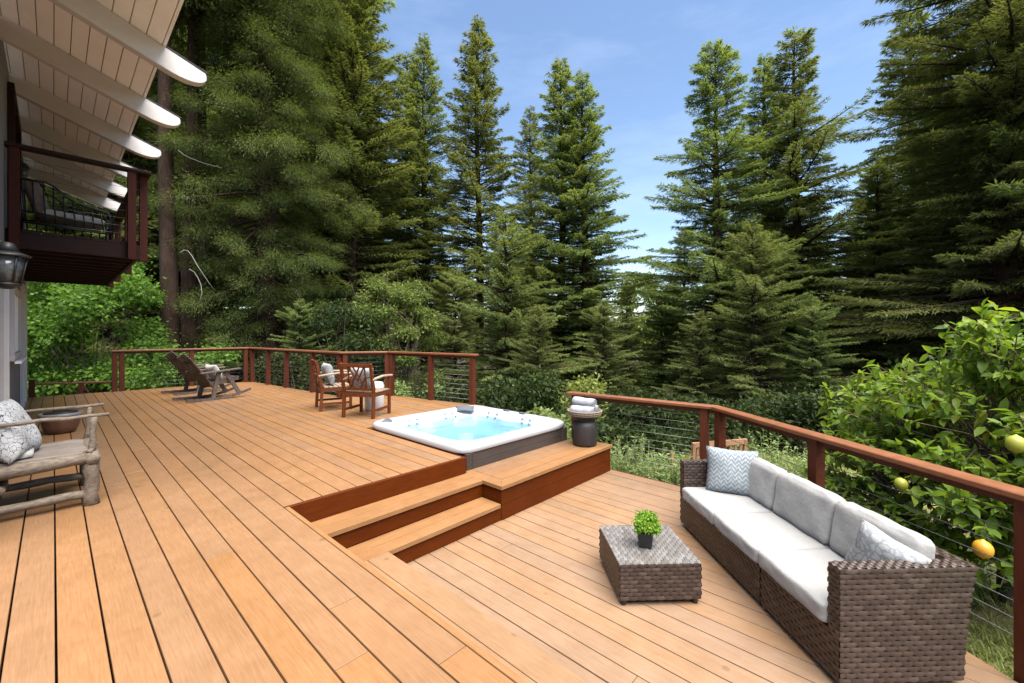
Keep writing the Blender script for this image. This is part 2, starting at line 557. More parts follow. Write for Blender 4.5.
SUN_DIR = Vector((-0.10, -0.42, 1.10)).normalized()
sun_d = bpy.data.lights.new('sun', 'SUN')
sun_d.energy = 4.2
sun_d.angle = math.radians(65)
sun_d.color = (1.0, 0.95, 0.87)
sun = bpy.data.objects.new('sun', sun_d)
COL.objects.link(sun)
sun.location = (10, 5, 30)
sun.rotation_euler = (-SUN_DIR).to_track_quat('-Z', 'Y').to_euler()

W = bpy.data.worlds.new('World')
S.world = W
W.use_nodes = True
wt = W.node_tree
bg = wt.nodes['Background']
sky = wt.nodes.new('ShaderNodeTexSky')
sky.sky_type = 'NISHITA'
sky.sun_disc = False
sky.sun_elevation = math.asin(SUN_DIR.z)
sky.sun_rotation = math.atan2(SUN_DIR.x, SUN_DIR.y)
sky.air_density = 1.0
sky.dust_density = 0.25
sky.ozone_density = 1.2
# thin high cloud
tc = wt.nodes.new('ShaderNodeTexCoord')
mp = wt.nodes.new('ShaderNodeMapping')
mp.inputs['Scale'].default_value = (1.6, 1.6, 6.5)
mp.inputs['Rotation'].default_value = (0.05, 0.1, 0.6)
wt.links.new(tc.outputs['Generated'], mp.inputs['Vector'])
cn = wt.nodes.new('ShaderNodeTexNoise')
cn.inputs['Scale'].default_value = 1.9
cn.inputs['Detail'].default_value = 7
cn.inputs['Roughness'].default_value = 0.58
wt.links.new(mp.outputs[0], cn.inputs['Vector'])
cr = ramp(wt, [(0.50, (0, 0, 0)), (0.85, (1, 1, 1))], cn.outputs['Fac'])
cm = mixc(wt, sky.outputs[0], (8.6, 9.1, 9.9), mathn(wt, 'MULTIPLY', cr.outputs[0], 0.09))
wt.links.new(cm, bg.inputs['Color'])
bg.inputs['Strength'].default_value = 0.072
S.view_settings.view_transform = 'Standard'
S.view_settings.look = 'None'
S.view_settings.exposure = 1.9
S.view_settings.gamma = 1
S.cycles.max_bounces = 8
S.cycles.transparent_max_bounces = 16
S.cycles.sample_clamp_indirect = 6

# ----------------------------------------------------------------------------- terrain
def build_ground():
    xs = np.concatenate([np.arange(-400, -40, 18), np.arange(-40, 60, 1.25), np.arange(60, 420, 18)])
    ys = np.concatenate([np.arange(-400, -40, 18), np.arange(-40, 60, 1.25), np.arange(60, 420, 18)])
    nx, ny = len(xs), len(ys)
    v = np.zeros((nx * ny, 3))
    k = 0
    for j in range(ny):
        for i in range(nx):
            v[k] = (xs[i], ys[j], ground_z(xs[i], ys[j]))
            k += 1
    q = []
    for j in range(ny - 1):
        for i in range(nx - 1):
            a = j * nx + i
            q.append((a, a + 1, a + nx + 1, a + nx))
    o = mesh_np('ground', v, np.array(q), M['ground'], smooth=True)
    tag(o, kind='structure')


build_ground()

# ----------------------------------------------------------------------------- decks
BW = 0.1455          # board pitch
GAP = 0.008
TH = 0.036
R1 = 0.17
ZL = -3 * R1         # lower deck level
X_EDGE = 1.205       # right edge of the upper deck beside the steps
Y_FRONT = 3.40       # front edge of the upper deck above the steps


def upper_y1(x):
    """far end of the upper deck for a board at x"""
    if x < 3.62:
        return 12.95
    if x < 4.0:
        return 12.95 - (x - 3.62) / (4.0 - 3.62) * 4.55
    if x < 4.8:
        return 8.42 - (x - 4.0) * 0.55
    return max(5.6, 7.95 - (x - 4.8) / 0.42 * 2.2)


def build_upper_deck():
    m = MB()
    random.seed(3)
    joints_near = {-1: [1.35], 0: [3.0], -2: [2.0], -3: [1.62], -4: [4.5], -5: [0.4], -6: [5.2], -7: [2.6]}
    k = -13
    while True:
        x0 = 1.173 + k * BW
        x1 = x0 + BW
        if x0 > 5.2:
            break
        xa, xb = x0 + GAP / 2, x1 - GAP / 2
        if k < 0:
            ys, ye = -2.6, 12.95
        elif k < 12:
            ys, ye = Y_FRONT + 0.036, None
        else:
            ys, ye = 5.46, None
        js = []
        y = ys + random.uniform(2.5, 9.5)
        if k in (-1, -2, -3, -5):
            js = joints_near[k] + [joints_near[k][0] + 4.9, joints_near[k][0] + 9.4]
        else:
            while y < 12.5:
                js.append(y)
                y += random.choice((6.1, 7.3, 8.5))
        ya_end, yb_end = (12.95, 12.95) if ye else (upper_y1(xa), upper_y1(xb))
        pts = [ys] + [j for j in js if ys + .3 < j < min(ya_end, yb_end) - .3] + [None]
        for a, b in zip(pts[:-1], pts[1:]):
            ya = a + (0.002 if a != ys else 0)
            dz = random.uniform(-0.0012, 0.0012)
            if b is None:
                poly = [(xa, ya), (xb, ya), (xb, yb_end), (xa, ya_end)]
            else:
                poly = [(xa, ya), (xb, ya), (xb, b - 0.002), (xa, b - 0.002)]
            m.prism(poly, -TH + dz, dz)
        k += 1
    o = m.build('upper_deck', M['deck'], bevel=0.0014)
    tag(o, kind='structure')
    # dark framing under the boards
    u = MB()
    u.prism([(-0.7, -2.5), (X_EDGE - 0.05, -2.5), (X_EDGE - 0.05, Y_FRONT + 0.05), (2.90, Y_FRONT + 0.05), (2.90, 5.5), (5.0, 5.5), (4.62, 7.8), (3.9, 8.25), (3.5, 12.85), (-0.7, 12.85)], -0.22, -0.09)
    uo = u.build('joists', M['darkwood'], o)
    f = MB()
    # fascia boards, top flush with the deck
    f.box((X_EDGE - 0.030, -2.6, -0.30), (X_EDGE, Y_FRONT, 0.001))
    fo = f.build('edge_fascia', M['deck'], o, bevel=0.002)
    f = MB()
    f.box((X_EDGE - 0.030, Y_FRONT + 0.001, -0.34), (2.953, Y_FRONT + 0.032, -0.003))
    f.box((2.922, Y_FRONT + 0.033, -0.5), (2.953, 5.46, -0.003))
    f.build('fascia', M['fascia'], o, bevel=0.003)
    f = MB()
    f.beam((3.62, 12.97, -0.14), (-0.45, 12.97, -0.14), 0.03, 0.27)
    f.beam((3.64, 12.93, -0.14), (4.02, 8.42, -0.14), 0.03, 0.27)
    f.beam((4.03, 8.40, -0.14), (4.81, 7.97, -0.14), 0.03, 0.27)
    f.beam((4.83, 7.95, -0.14), (5.27, 5.62, -0.14), 0.03, 0.27)
    f.build('rim_joist', M['redwood'], o)
    p = MB()
    for x, y in ((0.5, 12.7), (3.4, 12.7), (3.8, 10.5), (3.9, 8.3), (4.7, 7.7), (5.0, 5.8)):
        p.box((x - .07, y - .07, ground_z(x, y) - .3), (x + .07, y + .07, -0.2))
    p.build('support_post', M['redwood'], o)
    return o


build_upper_deck()

# rail of the lower deck: end run and diagonal run
RA = Vector((4.985, 3.48))
RB = Vector((5.135, 1.62))
RC = Vector((3.46, -0.445))
RDIR = (RC - RB).normalized()
RN = Vector((RDIR.y, -RDIR.x))          # points towards the deck or away, fixed below
if RN.dot(Vector((1, 1))) < 0 and False:
    RN = -RN


def lower_y0(x):
    """where a lower-deck board at x meets the diagonal edge (set in from the rail)"""
    inset = 0.065
    nrm = Vector((-RDIR.y, RDIR.x))
    if nrm.dot(Vector((3.0, 1.5)) - RB) < 0:
        nrm = -nrm
    p = RB + nrm * inset
    t = (x - p.x) / RDIR.x
    return p.y + t * RDIR.y


def build_lower_deck():
    m = MB()
    random.seed(11)
    k = -5
    while True:
        x0 = 1.812 + k * BW
        x1 = min(x0 + BW, 5.045)
        if x0 > 5.02:
            break
        xa, xb = x0 + GAP / 2, x1 - GAP / 2
        y0a, y0b = max(lower_y0(xa), -2.6), max(lower_y0(xb), -2.6)
        ye = 2.93
        js = []
        y = max(y0a, y0b) + random.uniform(0.6, 7.5)
        if k == 1:
            y = 1.05
        while y < ye - .4:
            js.append(y)
            y += 4.9
        pts = [None] + js + [ye]
        for a, b in zip(pts[:-1], pts[1:]):
            dz = random.uniform(-0.001, 0.001)
            yb = b - (0.002 if b != ye else 0)
            if a is None:
                poly = [(xa, y0a), (xb, y0b), (xb, yb), (xa, yb)]
            else:
                poly = [(xa, a + .002), (xb, a + .002), (xb, yb), (xa, yb)]
            if poly[2][1] - poly[1][1] > 0.02 and poly[3][1] - poly[0][1] > 0.02:
                m.prism(poly, ZL - TH + dz, ZL + dz)
        k += 1
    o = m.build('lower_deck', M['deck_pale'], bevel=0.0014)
    tag(o, kind='structure')
    u = MB()
    u.prism([(1.2, -2.5), (1.75, -2.5), (4.95, 1.5), (4.95, 2.95), (1.2, 2.95)], ZL - 0.25, ZL - 0.09)
    u.build('joists', M['darkwood'], o)
    f = MB()
    f.box((5.046, 1.66, ZL - 0.26), (5.072, 2.93, ZL - 0.004))
    f.build('rim_joist', M['fascia'], o)
    return o


build_lower_deck()


def build_steps():
    t = thing('deck_steps', 'two broad timber steps with dark red risers between the upper and lower deck', 'steps', (2.06, 3.1, ZL))
    off = Vector((2.06, 3.1, ZL))

    def mb():
        return MB()

    def fin(m, name, mat, bevel=0.004):
        m.v = [tuple(Vector(p) - off) for p in m.v]
        return m.build(name, mat, t, bevel=bevel)
    nose = 0.022
    # upper tread: two boards, along x
    a = mb()
    y0 = 3.115
    for i in range(2):
        w = (Y_FRONT - y0) / 2
        a.box((X_EDGE + .002, y0 + i * w + .0025, -R1 - TH), (2.921, y0 + (i + 1) * w - .0025, -R1))
    fin(a, 'tread', M['deck_cross'], 0.001)
    a = mb()
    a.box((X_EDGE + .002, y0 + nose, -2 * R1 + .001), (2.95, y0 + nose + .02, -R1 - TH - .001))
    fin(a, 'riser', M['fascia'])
    # lower tread: two boards, then the wrap beside the upper deck
    a = mb()
    y1 = 2.862
    for i in range(2):
        w = (y0 + nose - y1) / 2
        a.box((X_EDGE + .002, y1 + i * w + .0025, -2 * R1 - TH), (2.921, y1 + (i + 1) * w - .0025, -2 * R1))
    fin(a, 'tread', M['deck_cross'], 0.001)
    a = mb()
    for i in range(3):
        w = (1.715 - X_EDGE) / 3
        a.box((X_EDGE + .002 + i * w + .0015, -2.6, -2 * R1 - TH), (X_EDGE + (i + 1) * w - .0015, y1 - .001, -2 * R1))
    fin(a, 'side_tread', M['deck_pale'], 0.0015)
    a = mb()
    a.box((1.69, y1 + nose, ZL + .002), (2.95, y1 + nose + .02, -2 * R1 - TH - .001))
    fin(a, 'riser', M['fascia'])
    a = mb()
    a.box((1.675, -2.6, ZL + .002), (1.694, y1 + nose - .001, -2 * R1 - TH - .001))
    fin(a, 'side_riser', M['fascia'])


build_steps()


def build_platform():
    """the boxed-in ledge in front of the tub"""
    t = thing('platform_box', 'long boxed timber ledge with picture-frame top in front of the hot tub', 'platform', (3.97, 3.15, ZL))
    off = Vector((3.97, 3.15, ZL))

    def fin(m, name, mat, bevel=0.004):
        m.v = [tuple(Vector(p) - off) for p in m.v]
        return m.build(name, mat, t, bevel=bevel)
    xa, xb, ya, yb = 2.923, 5.015, 2.855, 3.455
    z = -R1
    a = MB()
    fw = 0.142
    # frame boards: left end, front (mitred)
    a.prism([(xa, ya), (xa + fw, ya + fw), (xa + fw, yb), (xa, yb)], z - TH, z)
    a.prism([(xa + .001, ya), (xb, ya), (xb, ya + fw), (xa + fw + .001, ya + fw)], z - TH, z)
    n = 3
    w = (yb - ya - fw - .010) / n
    for i in range(n):
        g = .009 if i == 0 else .005
        a.box((xa + fw + .008, ya + fw + .010 + i * w + (0 if i == 0 else g), z - TH), (xb, ya + fw + .010 + (i + 1) * w, z - .001))
    fin(a, 'top', M['deck_cross'], 0.001)
    a = MB()
    ins = .022
    h = (-R1 - TH - ZL) / 2
    for i in range(2):
        a.box((xa + ins, ya + ins, ZL + .001 + i * h), (xb - ins, ya + ins + .022, ZL + (i + 1) * h - .003))
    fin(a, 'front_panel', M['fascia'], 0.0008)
    a = MB()
    a.box((xa + ins, ya + ins + .023, ZL + .001), (xa + ins + .022, yb, -R1 - TH - .001))
    fin(a, 'side_panel', M['fascia'])
    a = MB()
    a.box((xb - ins - .022, ya + ins + .023, ZL - .35), (xb - ins, yb, -R1 - TH - .001))
    fin(a, 'side_panel', M['fascia'])
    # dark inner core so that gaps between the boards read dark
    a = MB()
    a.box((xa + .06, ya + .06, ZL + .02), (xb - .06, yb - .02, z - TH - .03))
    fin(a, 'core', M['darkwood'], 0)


build_platform()


# ----------------------------------------------------------------------------- railings
def post(m, x, y, z0, z1, s=0.088, rz=0.0):
    c, sn = math.cos(rz), math.sin(rz)
    h = s / 2
    m.prism([(x + a * c - b * sn, y + a * sn + b * c) for a, b in ((-h, -h), (h, -h), (h, h), (-h, h))], z0, z1)


def build_railing(name, label, runs, z, height, z_low, n_cable, cap_w, group=None, posts_extra=()):
    """runs: list of (p, q, [fractions of posts]); each post, cap and cable its own mesh"""
    base = runs[0][0]
    t = thing(name, label, 'railing', (base[0], base[1], z), 0, group)
    off = Vector((base[0], base[1], z))

    def fin(m, nm, mat, bevel=0.0):
        m.v = [tuple(Vector(p) - off) for p in m.v]
        return m.build(nm, mat, t, bevel=bevel)
    for i, (p, q, fr) in enumerate(runs):
        p, q = Vector(p), Vector(q)
        d = (q - p).normalized()
        ang = math.atan2(d.y, d.x)
        for f in fr:
            c = p.lerp(q, f)
            m = MB()
            post(m, c.x, c.y, z_low, z + height - 0.036, 0.088, ang)
            fin(m, 'post', M['redwood'], 0.004)
        m = MB()
        zt = z + height
        # cap: flat 2x6, mitred by simple overlap offset of a millimetre per run
        nrm = Vector((-d.y, d.x))
        e0 = p - d * 0.0
        e1 = q + d * 0.0
        # miter directions
        def mit(pt, prev, nxt):
            if prev is None or nxt is None:
                dd = (nxt or prev)
                return Vector((-dd.y, dd.x)), 1.0
            b = (Vector((-prev.y, prev.x)) + Vector((-nxt.y, nxt.x))).normalized()
            return b, 1.0 / max(0.3, b.dot(Vector((-nxt.y, nxt.x))))
        prevd = (Vector(runs[i - 1][1]) - Vector(runs[i - 1][0])).normalized() if i > 0 else None
        nextd = (Vector(runs[i + 1][1]) - Vector(runs[i + 1][0])).normalized() if i + 1 < len(runs) else None
        b0, k0 = mit(p, prevd, d)
        b1, k1 = mit(q, d, nextd)
        h = cap_w / 2
        ex0 = d * (-0.06 if prevd is None else 0.0005)
        ex1 = d * (0.06 if nextd is None else -0.0005)
        poly = [p + ex0 - b0 * h * k0, q + ex1 - b1 * h * k1, q + ex1 + b1 * h * k1, p + ex0 + b0 * h * k0]
        m.prism([(a.x, a.y) for a in poly], zt - 0.036, zt)
        fin(m, 'top_rail', M['railtop'], 0.006)
        m = MB()
        m.beam((p.x, p.y, zt - 0.036 - 0.024), (q.x, q.y, zt - 0.036 - 0.024), 0.034, 0.046)
        fin(m, 'under_rail', M['redwood'])
        lo = z + (0.09 if z > -0.2 else 0.20)
        for k in range(n_cable):
            zz = lo + (zt - 0.13 - lo) * k / (n_cable - 1)
            m = MB()
            mid = (p + q) / 2
            m.tube([(p.x, p.y, zz), (mid.x, mid.y, zz - 0.004), (q.x, q.y, zz)], 0.0028, 5)
            fin(m, 'cable', M['steel'])
    return t


P0, P1, P2, P3, P4 = (0.93, 12.90), (3.60, 12.88), (3.97, 8.40), (4.77, 7.95), (5.20, 5.78)
build_railing('cable_railing', 'dark red cable railing round the far edge of the upper deck behind the chairs',
              [(P0, P1, [0.0, 0.045, 0.52, 0.955]), (P1, P2, [0.02, 0.24, 0.46, 0.74, 0.985]), (P2, P3, [0.08, 0.96]), (P3, P4, [0.04, 0.53, 0.985])],
              0.0, 0.92, -0.02, 9, 0.135)
build_railing('cable_railing', 'cable railing with broad orange-brown cap along the lower deck behind the wicker sofa',
              [(tuple(RA), tuple(RB), [0.03, 0.94]), (tuple(RB), tuple(RB + RDIR * 4.2), [0.022, 0.325, 0.638])],
              ZL, 0.98, ZL - 0.5, 8, 0.135)

# stair rail going down beyond the far end of the deck
t = thing('stair_rail', 'low brown handrail of stairs leaving the far end of the deck by the house', 'stair rail', (-0.25, 13.3, 0))
for (x, z1) in ((-0.30, 0.33), (0.42, 0.22)):
    m = MB()
    post(m, x + .25, 0, -1.5, z1, 0.09)
    m.build('post', M['redwood'], t, 0.004)
m = MB()
m.beam((-.02, .02, 0.235), (1.25, .02, 0.185), 0.09, 0.04)
m.build('handrail', M['railtop'], t, 0.004)
m = MB()
m.beam((0.7, .0, 0.15), (1.25, .3, -0.9), 0.03, 0.03)
m.build('brace', M['grey_wood'], t)

# ----------------------------------------------------------------------------- house
WX = -0.39


def build_house():
    t = thing('house', 'pale timber house with white rafter tails, balcony and porch wall at the left edge', 'house', (WX, 9.0, 0))
    off = Vector((WX, 9.0, 0))

    def fin(m, nm, mat, bevel=0.0, parent=None, seg=1):
        m.v = [tuple(Vector(p) - off) for p in m.v]
        return m.build(nm, mat, parent or t, bevel=bevel, seg=seg)
    zs = lambda x: 4.70 - 0.35 * (x - WX)
    w = MB()
    w.box((WX - 5.0, 4.0, -1.5), (WX, 13.4, 4.66))
    wall = fin(w, 'wall', M['wall_paint'])
    # siding battens of the gable end and corner trim
    m = MB()
    m.box((WX - .05, 13.405, -0.3), (WX + .025, 13.43, 4.5))
    m.box((WX + .002, 13.30, -0.3), (WX + .025, 13.404, 4.5))
    fin(m, 'corner_trim', M['dimmed_white_paint'], 0.003)
    # roof: boarded soffit, tar sheet above
    m = MB()
    ny0, ny1 = 4.42, 14.1
    sl = math.sqrt(1 + .35 ** 2)
    x = 0.775
    pit = 0.128
    while x > WX - 5.6:
        xb = x - pit
        xa_, xb_ = x - .003, xb + .003
        if xb < WX - 0.9:
            xb_ = WX - 5.6
        prof = [(xa_ - .002, zs(xa_) + .0), (xa_, zs(xa_) + .006), (xa_, zs(xa_) + .03), (xb_, zs(xb_) + .03), (xb_, zs(xb_) + .006), (xb_ + .002, zs(xb_) + .0)]
        m.prism_y(prof, ny0, ny1)
        x = xb
        if xb_ < WX - 5:
            break
    soffit = fin(m, 'soffit', M['white_paint'])
    m = MB()
    m.prism_y([(0.80, zs(.80) + .034), (0.80, zs(.80) + .075), (WX - 5.7, zs(WX - 5.7) + .075), (WX - 5.7, zs(WX - 5.7) + .034)], ny0 - .03, ny1 + .03)
    roof = fin(m, 'roof', M['roofing'])
    m = MB()
    m.prism_y([(0.776, zs(.776) - .005), (0.80, zs(.80) - .005), (0.80, zs(.80) + .033), (0.776, zs(.776) + .033)], ny0, ny1)
    fin(m, 'eave_board', M['white_paint'], parent=None)
    dep = 0.232
    for y in (5.72, 7.14, 8.62, 10.08, 11.52, 12.96):
        m = MB()
        prof = [(WX - .2, zs(WX - .2) - .004)]
        prof.append((WX - .2, zs(WX - .2) - dep))
        prof.append((0.80, zs(.80) - dep))
        for k in range(1, 9):
            a = PI / 2 * k / 9
            prof.append((0.80 + .36 * math.sin(a), zs(0.80 + .36 * math.sin(a)) - .045 - (dep - .045) * math.cos(a)))
        prof.append((1.155, zs(1.155) - .03))
        prof.append((1.145, zs(1.145) - .004))
        m.prism_y(prof[::-1], y - .05, y + .05)
        r = fin(m, 'rafter', M['dimmed_white_paint'], 0.006)
        m = MB()
        m.prism_y([(0.802, zs(.802) - .002), (1.165, zs(1.165) - .002), (1.165, zs(1.165) + .012), (0.802, zs(.802) + .012)], y - .056, y + .056)
        fin(m, 'flashing', M['roofing'], parent=r)
    # lower windows and doors on the wall
    def opening(nm, y0, y1, z0, z1, pane, fw=.09):
        f = MB()
        for a, b in (((y0 - fw, z0 - fw), (y1 + fw, z0)), ((y0 - fw, z1), (y1 + fw, z1 + fw)), ((y0 - fw, z0 + .001), (y0, z1 - .001)), ((y1, z0 + .001), (y1 + fw, z1 - .001))):
            f.box((WX + .002, a[0], a[1]), (WX + .05, b[0], b[1]))
        fr = fin(f, nm, M['dimmed_white_paint'], 0.004)
        g = MB()
        g.box((WX + .002, y0 + .002, z0 + .002), (WX + .012, y1 - .002, z1 - .002))
        fin(g, 'pane', pane, parent=fr)
        return fr
    wf = opening('window', 8.6, 10.1, 1.02, 1.84, M['pane'])
    s = MB()
    s.box((WX + .051, 8.45, .90), (WX + .11, 10.25, .93))
    fin(s, 'sill', M['white_paint'], 0.003, parent=wf)
    m = MB()
    for y in (9.1, 9.6):
        m.box((WX + .013, y - .02, 1.03), (WX + .04, y + .02, 1.83))
    fin(m, 'mullion', M['white_paint'], parent=wf)
    opening('door', 11.3, 12.3, 0.02, 2.05, M['dimmed_white_paint'], .1)
    opening('door', 5.6, 7.5, 0.02, 2.08, M['pane'], .1)
    # upper door, brown
    f = MB()
    for a, b in (((8.25, 2.56), (8.38, 4.45)), ((9.9, 2.56), (10.03, 4.45)), ((8.38, 4.33), (9.9, 4.45))):
        f.box((WX + .002, a[0], a[1]), (WX + .06, b[0], b[1]))
    fr = fin(f, 'door', M['darkwood'], 0.004)
    g = MB()
    g.box((WX + .002, 8.381, 2.56), (WX + .014, 9.899, 4.329))
    fin(g, 'pane', M['pane'], parent=fr)
    # balcony
    by0, by1, bx, fz = 7.85, 13.0, 0.78, 2.55
    b = MB()
    n = 8
    w_ = (bx - WX - .01) / n
    for i in range(n):
        b.box((WX + .005 + i * w_, by0, fz - .035), (WX + .005 + (i + 1) * w_ - .006, by1, fz))
    bal = fin(b, 'balcony', M['darkwood'])
    m = MB()
    m.box((WX + .004, by0 - .0, fz - .225), (bx, by0 + .045, fz - .037))
    fin(m, 'rim_beam', M['darkwood'], 0.004, bal)
    m = MB()
    m.box((bx + .001, by0, fz - .225), (bx + .046, by1, fz - .037))
    fin(m, 'rim_beam', M['darkwood'], 0.004, bal)
    y = by0 + .40
    while y < by1:
        m = MB()
        m.box((WX + .004, y, fz - .215), (bx - .001, y + .045, fz - .037))
        fin(m, 'joist', M['darkwood'], 0.003, bal)
        y += .42
    rt = fz + 1.0
    for (px, py) in ((WX + .075, by0 - .045), (bx - .045, by0 - .045), (bx + .092, by0 + .10), (bx + .092, by0 + 1.9), (bx + .092, by0 + 3.6), (bx + .092, by1 - .06)):
        m = MB()
        post(m, px, py, fz - .24, rt - .04, .088)
        fin(m, 'post', M['balcony_red'], 0.004, bal)
    m = MB()
    m.box((WX - .3, by0 - .11, rt - .04), (bx + .16, by0 + .03, rt))
    fin(m, 'top_rail', M['darkwood'], 0.005, bal)
    m = MB()
    m.box((bx + .02, by0 + .031, rt - .04), (bx + .16, by1, rt))
    fin(m, 'top_rail', M['darkwood'], 0.005, bal)
    for k in range(8):
        zz = fz + .10 + .105 * k
        m = MB()
        m.tube([(WX + .01, by0 - .045, zz), (bx + .04, by0 - .045, zz)], .0026, 5)
        m.tube([(bx + .092, by0 + .06, zz), (bx + .092, by1, zz)], .0026, 5)
        fin(m, 'cable', M['steel'], parent=bal)


build_house()

# small porch lamp under the eave
t = thing('eave_lamp', 'small black lamp fixed under the white eave beside the upper door', 'lamp', (WX + .06, 10.6, 3.86))
m = MB()
m.lathe([(0.02, .22), (.05, .2), (.075, .14), (.02, .135)], 16)
m.build('hood', M['black_metal'], t)
m = MB()
m.lathe([(.045, 0), (.055, .02), (.06, .12), (.045, .134)], 16)
m.build('glass_shade', M['glass'], t)
m = MB()
m.box((-.06, -.02, .16), (-.005, .02, .24))
m.build('bracket', M['black_metal'], t)


def build_lantern():
    t = thing('wall_lantern', 'black metal coach lantern with seeded glass on the near house wall', 'lantern', (-0.225, 4.75, 1.645))
    t.scale = (.92, .92, .92)
    m = MB()
    m.lathe([(0.075, .26), (.128, .238), (.132, .225), (.10, .222)], 6)
    m.lathe([(0.02, .335), (.035, .33), (.07, .262), (.02, .261)], 6)
    m.build('cap', M['black_metal'], t)
    m = MB()
    m.lathe([(.066, .02), (.100, .221), (.02, .2215)], 6)
    for p in m.smooth:
        pass
    o = m.build('glass', M['glass'], t)
    m = MB()
    for k in range(6):
        a = 2 * PI * k / 6
        m.tube([(.070 * math.cos(a), .070 * math.sin(a), .012), (.106 * math.cos(a), .106 * math.sin(a), .224)], .007, 5)
    m.lathe([(.03, -.03), (.075, .0), (.078, .014), (.02, .0145)], 6)
    m.build('frame', M['black_metal'], t)
    m = MB()
    m.beam((-.17, 0, .30), (0, 0, .32), .02, .03)
    m.box((-.174, -.05, .18), (-.155, .05, .36))
    m.build('bracket', M['black_metal'], t)


build_lantern()


# ----------------------------------------------------------------------------- soft goods helpers
def rounded_box(w, d, h, r, n=10, puff=(0, 0, 0), seed=0, wr=0.0):
    """grid-subdivided rounded box centred at the origin in x,y and resting at z=0, faces bulged"""
    rng = random.Random(seed)
    half = (w / 2, d / 2, h / 2)
    m = MB()
    ph = [rng.uniform(0, 6) for _ in range(6)]

    def warp(p):
        q = [p[i] * half[i] for i in range(3)]
        rr = [min(r, half[i] * 0.95) for i in range(3)]
        c = [max(-(half[i] - rr[i]), min(half[i] - rr[i], q[i])) for i in range(3)]
        e = [(q[i] - c[i]) / rr[i] for i in range(3)]
        l = math.sqrt(sum(x * x for x in e))
        if l > 1e-6:
            mx = max(abs(x) for x in e)
            e = [x / l * mx for x in e]
        q = [c[i] + e[i] * rr[i] for i in range(3)]
        f = [1 - p[i] ** 2 for i in range(3)]
        q[2] += puff[2] * p[2] * f[0] ** .7 * f[1] ** .7
        q[1] += puff[1] * p[1] * f[0] ** .7 * f[2] ** .7
        q[0] += puff[0] * p[0] * f[1] ** .7 * f[2] ** .7
        if wr:
            q[2] += wr * math.sin(p[0] * 7 + ph[0]) * math.cos(p[1] * 5 + ph[1]) * p[2]
            q[1] += wr * math.sin(p[0] * 6 + ph[2]) * math.cos(p[2] * 4 + ph[3]) * p[1]
        return (q[0], q[1], q[2] + h / 2)
    ts = [-1 + 2 * i / n for i in range(n + 1)]
    # cluster samples toward the edges
    ts = [math.copysign(abs(t) ** 0.6, t) if t else 0.0 for t in ts]
    for ax in range(3):
        for sg in (-1, 1):
            vs, fs = [], []
            for a in ts:
                for b in ts:
                    p = [0, 0, 0]
                    p[ax] = sg
                    p[(ax + 1) % 3] = a
                    p[(ax + 2) % 3] = b
                    vs.append(warp(p))
            for i in range(n):
                for j in range(n):
                    q = (i * (n + 1) + j, (i + 1) * (n + 1) + j, (i + 1) * (n + 1) + j + 1, i * (n + 1) + j + 1)
                    fs.append(q if sg > 0 else q[::-1])
            m.add(vs, fs, True)
    return m


def weld(o, d=0.0005):
    bm = bmesh.new()
    bm.from_mesh(o.data)
    bmesh.ops.remove_doubles(bm, verts=bm.verts, dist=d)
    bm.to_mesh(o.data)
    bm.free()


def pillow_mb(w, h, t, seed=0, n=18):
    """square scatter pillow lying in the x,y plane centred at the origin"""
    rng = random.Random(seed)
    a, b, c = rng.uniform(0, 6), rng.uniform(0, 6), rng.uniform(0, 6)
    m = MB()
    for sg in (1, -1):
        vs, fs = [], []
        for i in range(n + 1):
            for j in range(n + 1):
                u, v = -1 + 2 * i / n, -1 + 2 * j / n
                prof = max(0, (1 - u ** 4)) ** .55 * max(0, (1 - v ** 4)) ** .55
                pin = 1 - .07 * (1 - abs(u)) * v * v * 1.0
                pin2 = 1 - .07 * (1 - abs(v)) * u * u * 1.0
                z = sg * t / 2 * prof * (1 + .10 * math.sin(u * 4 + a) * math.cos(v * 3 + b)) + .008 * math.sin(u * 3 + c)
                vs.append((u * w / 2 * pin2, v * h / 2 * pin, z))
        for i in range(n):
            for j in range(n):
                q = (i * (n + 1) + j, (i + 1) * (n + 1) + j, (i + 1) * (n + 1) + j + 1, i * (n + 1) + j + 1)
                fs.append(q if sg > 0 else q[::-1])
        m.add(vs, fs, True)
    return m


def scatter_pillow(name, label, mat, w, h, t, loc, eul, seed, group=None):
    o = pillow_mb(w, h, t, seed).build(name, mat)
    weld(o)
    o.location = loc
    o.rotation_euler = eul
    tag(o, label, 'pillow', group)
    return o


# ----------------------------------------------------------------------------- wicker
def weave(m, P, w, h, cw=0.062, ch=0.026, lift=0.0058, rng=None):
    """woven strands over the patch P(u,v)->(point, normal), u in metres along, v in metres up"""
    nu, nv = max(2, round(w / cw)), max(2, round(h / ch))
    cw, ch = w / nu, h / nv
    for j in range(nv):
        o = 0.5 if j % 2 else 0.0
        for i in range(-1, nu + 1):
            u0, u1 = (i + o - .09) * cw, (i + o + 1.09) * cw
            a, b = max(0, u0), min(w, u1)
            if b - a < cw * 0.2:
                continue
            vs, fs = [], []
            KU, KV = 6, 3
            for k in range(KU + 1):
                u = a + (b - a) * k / KU
                ph = (u - u0) / (u1 - u0)
                hh = lift * (math.sin(PI * ph) * 1.25 - .25) if 0 < ph < 1 else -lift * .25
                for l in range(KV + 1):
                    tv = -1 + 2 * l / KV
                    v = (j + .5) * ch + tv * ch * 0.485
                    p, nrm = P(u, max(0, min(h, v)))
                    e = hh - .0030 * tv * tv
                    vs.append(Vector(p) + Vector(nrm) * e)
            for k in range(KU):
                for l in range(KV):
                    fs.append((k * (KV + 1) + l, (k + 1) * (KV + 1) + l, (k + 1) * (KV + 1) + l + 1, k * (KV + 1) + l + 1))
            m.add(vs, fs, True)


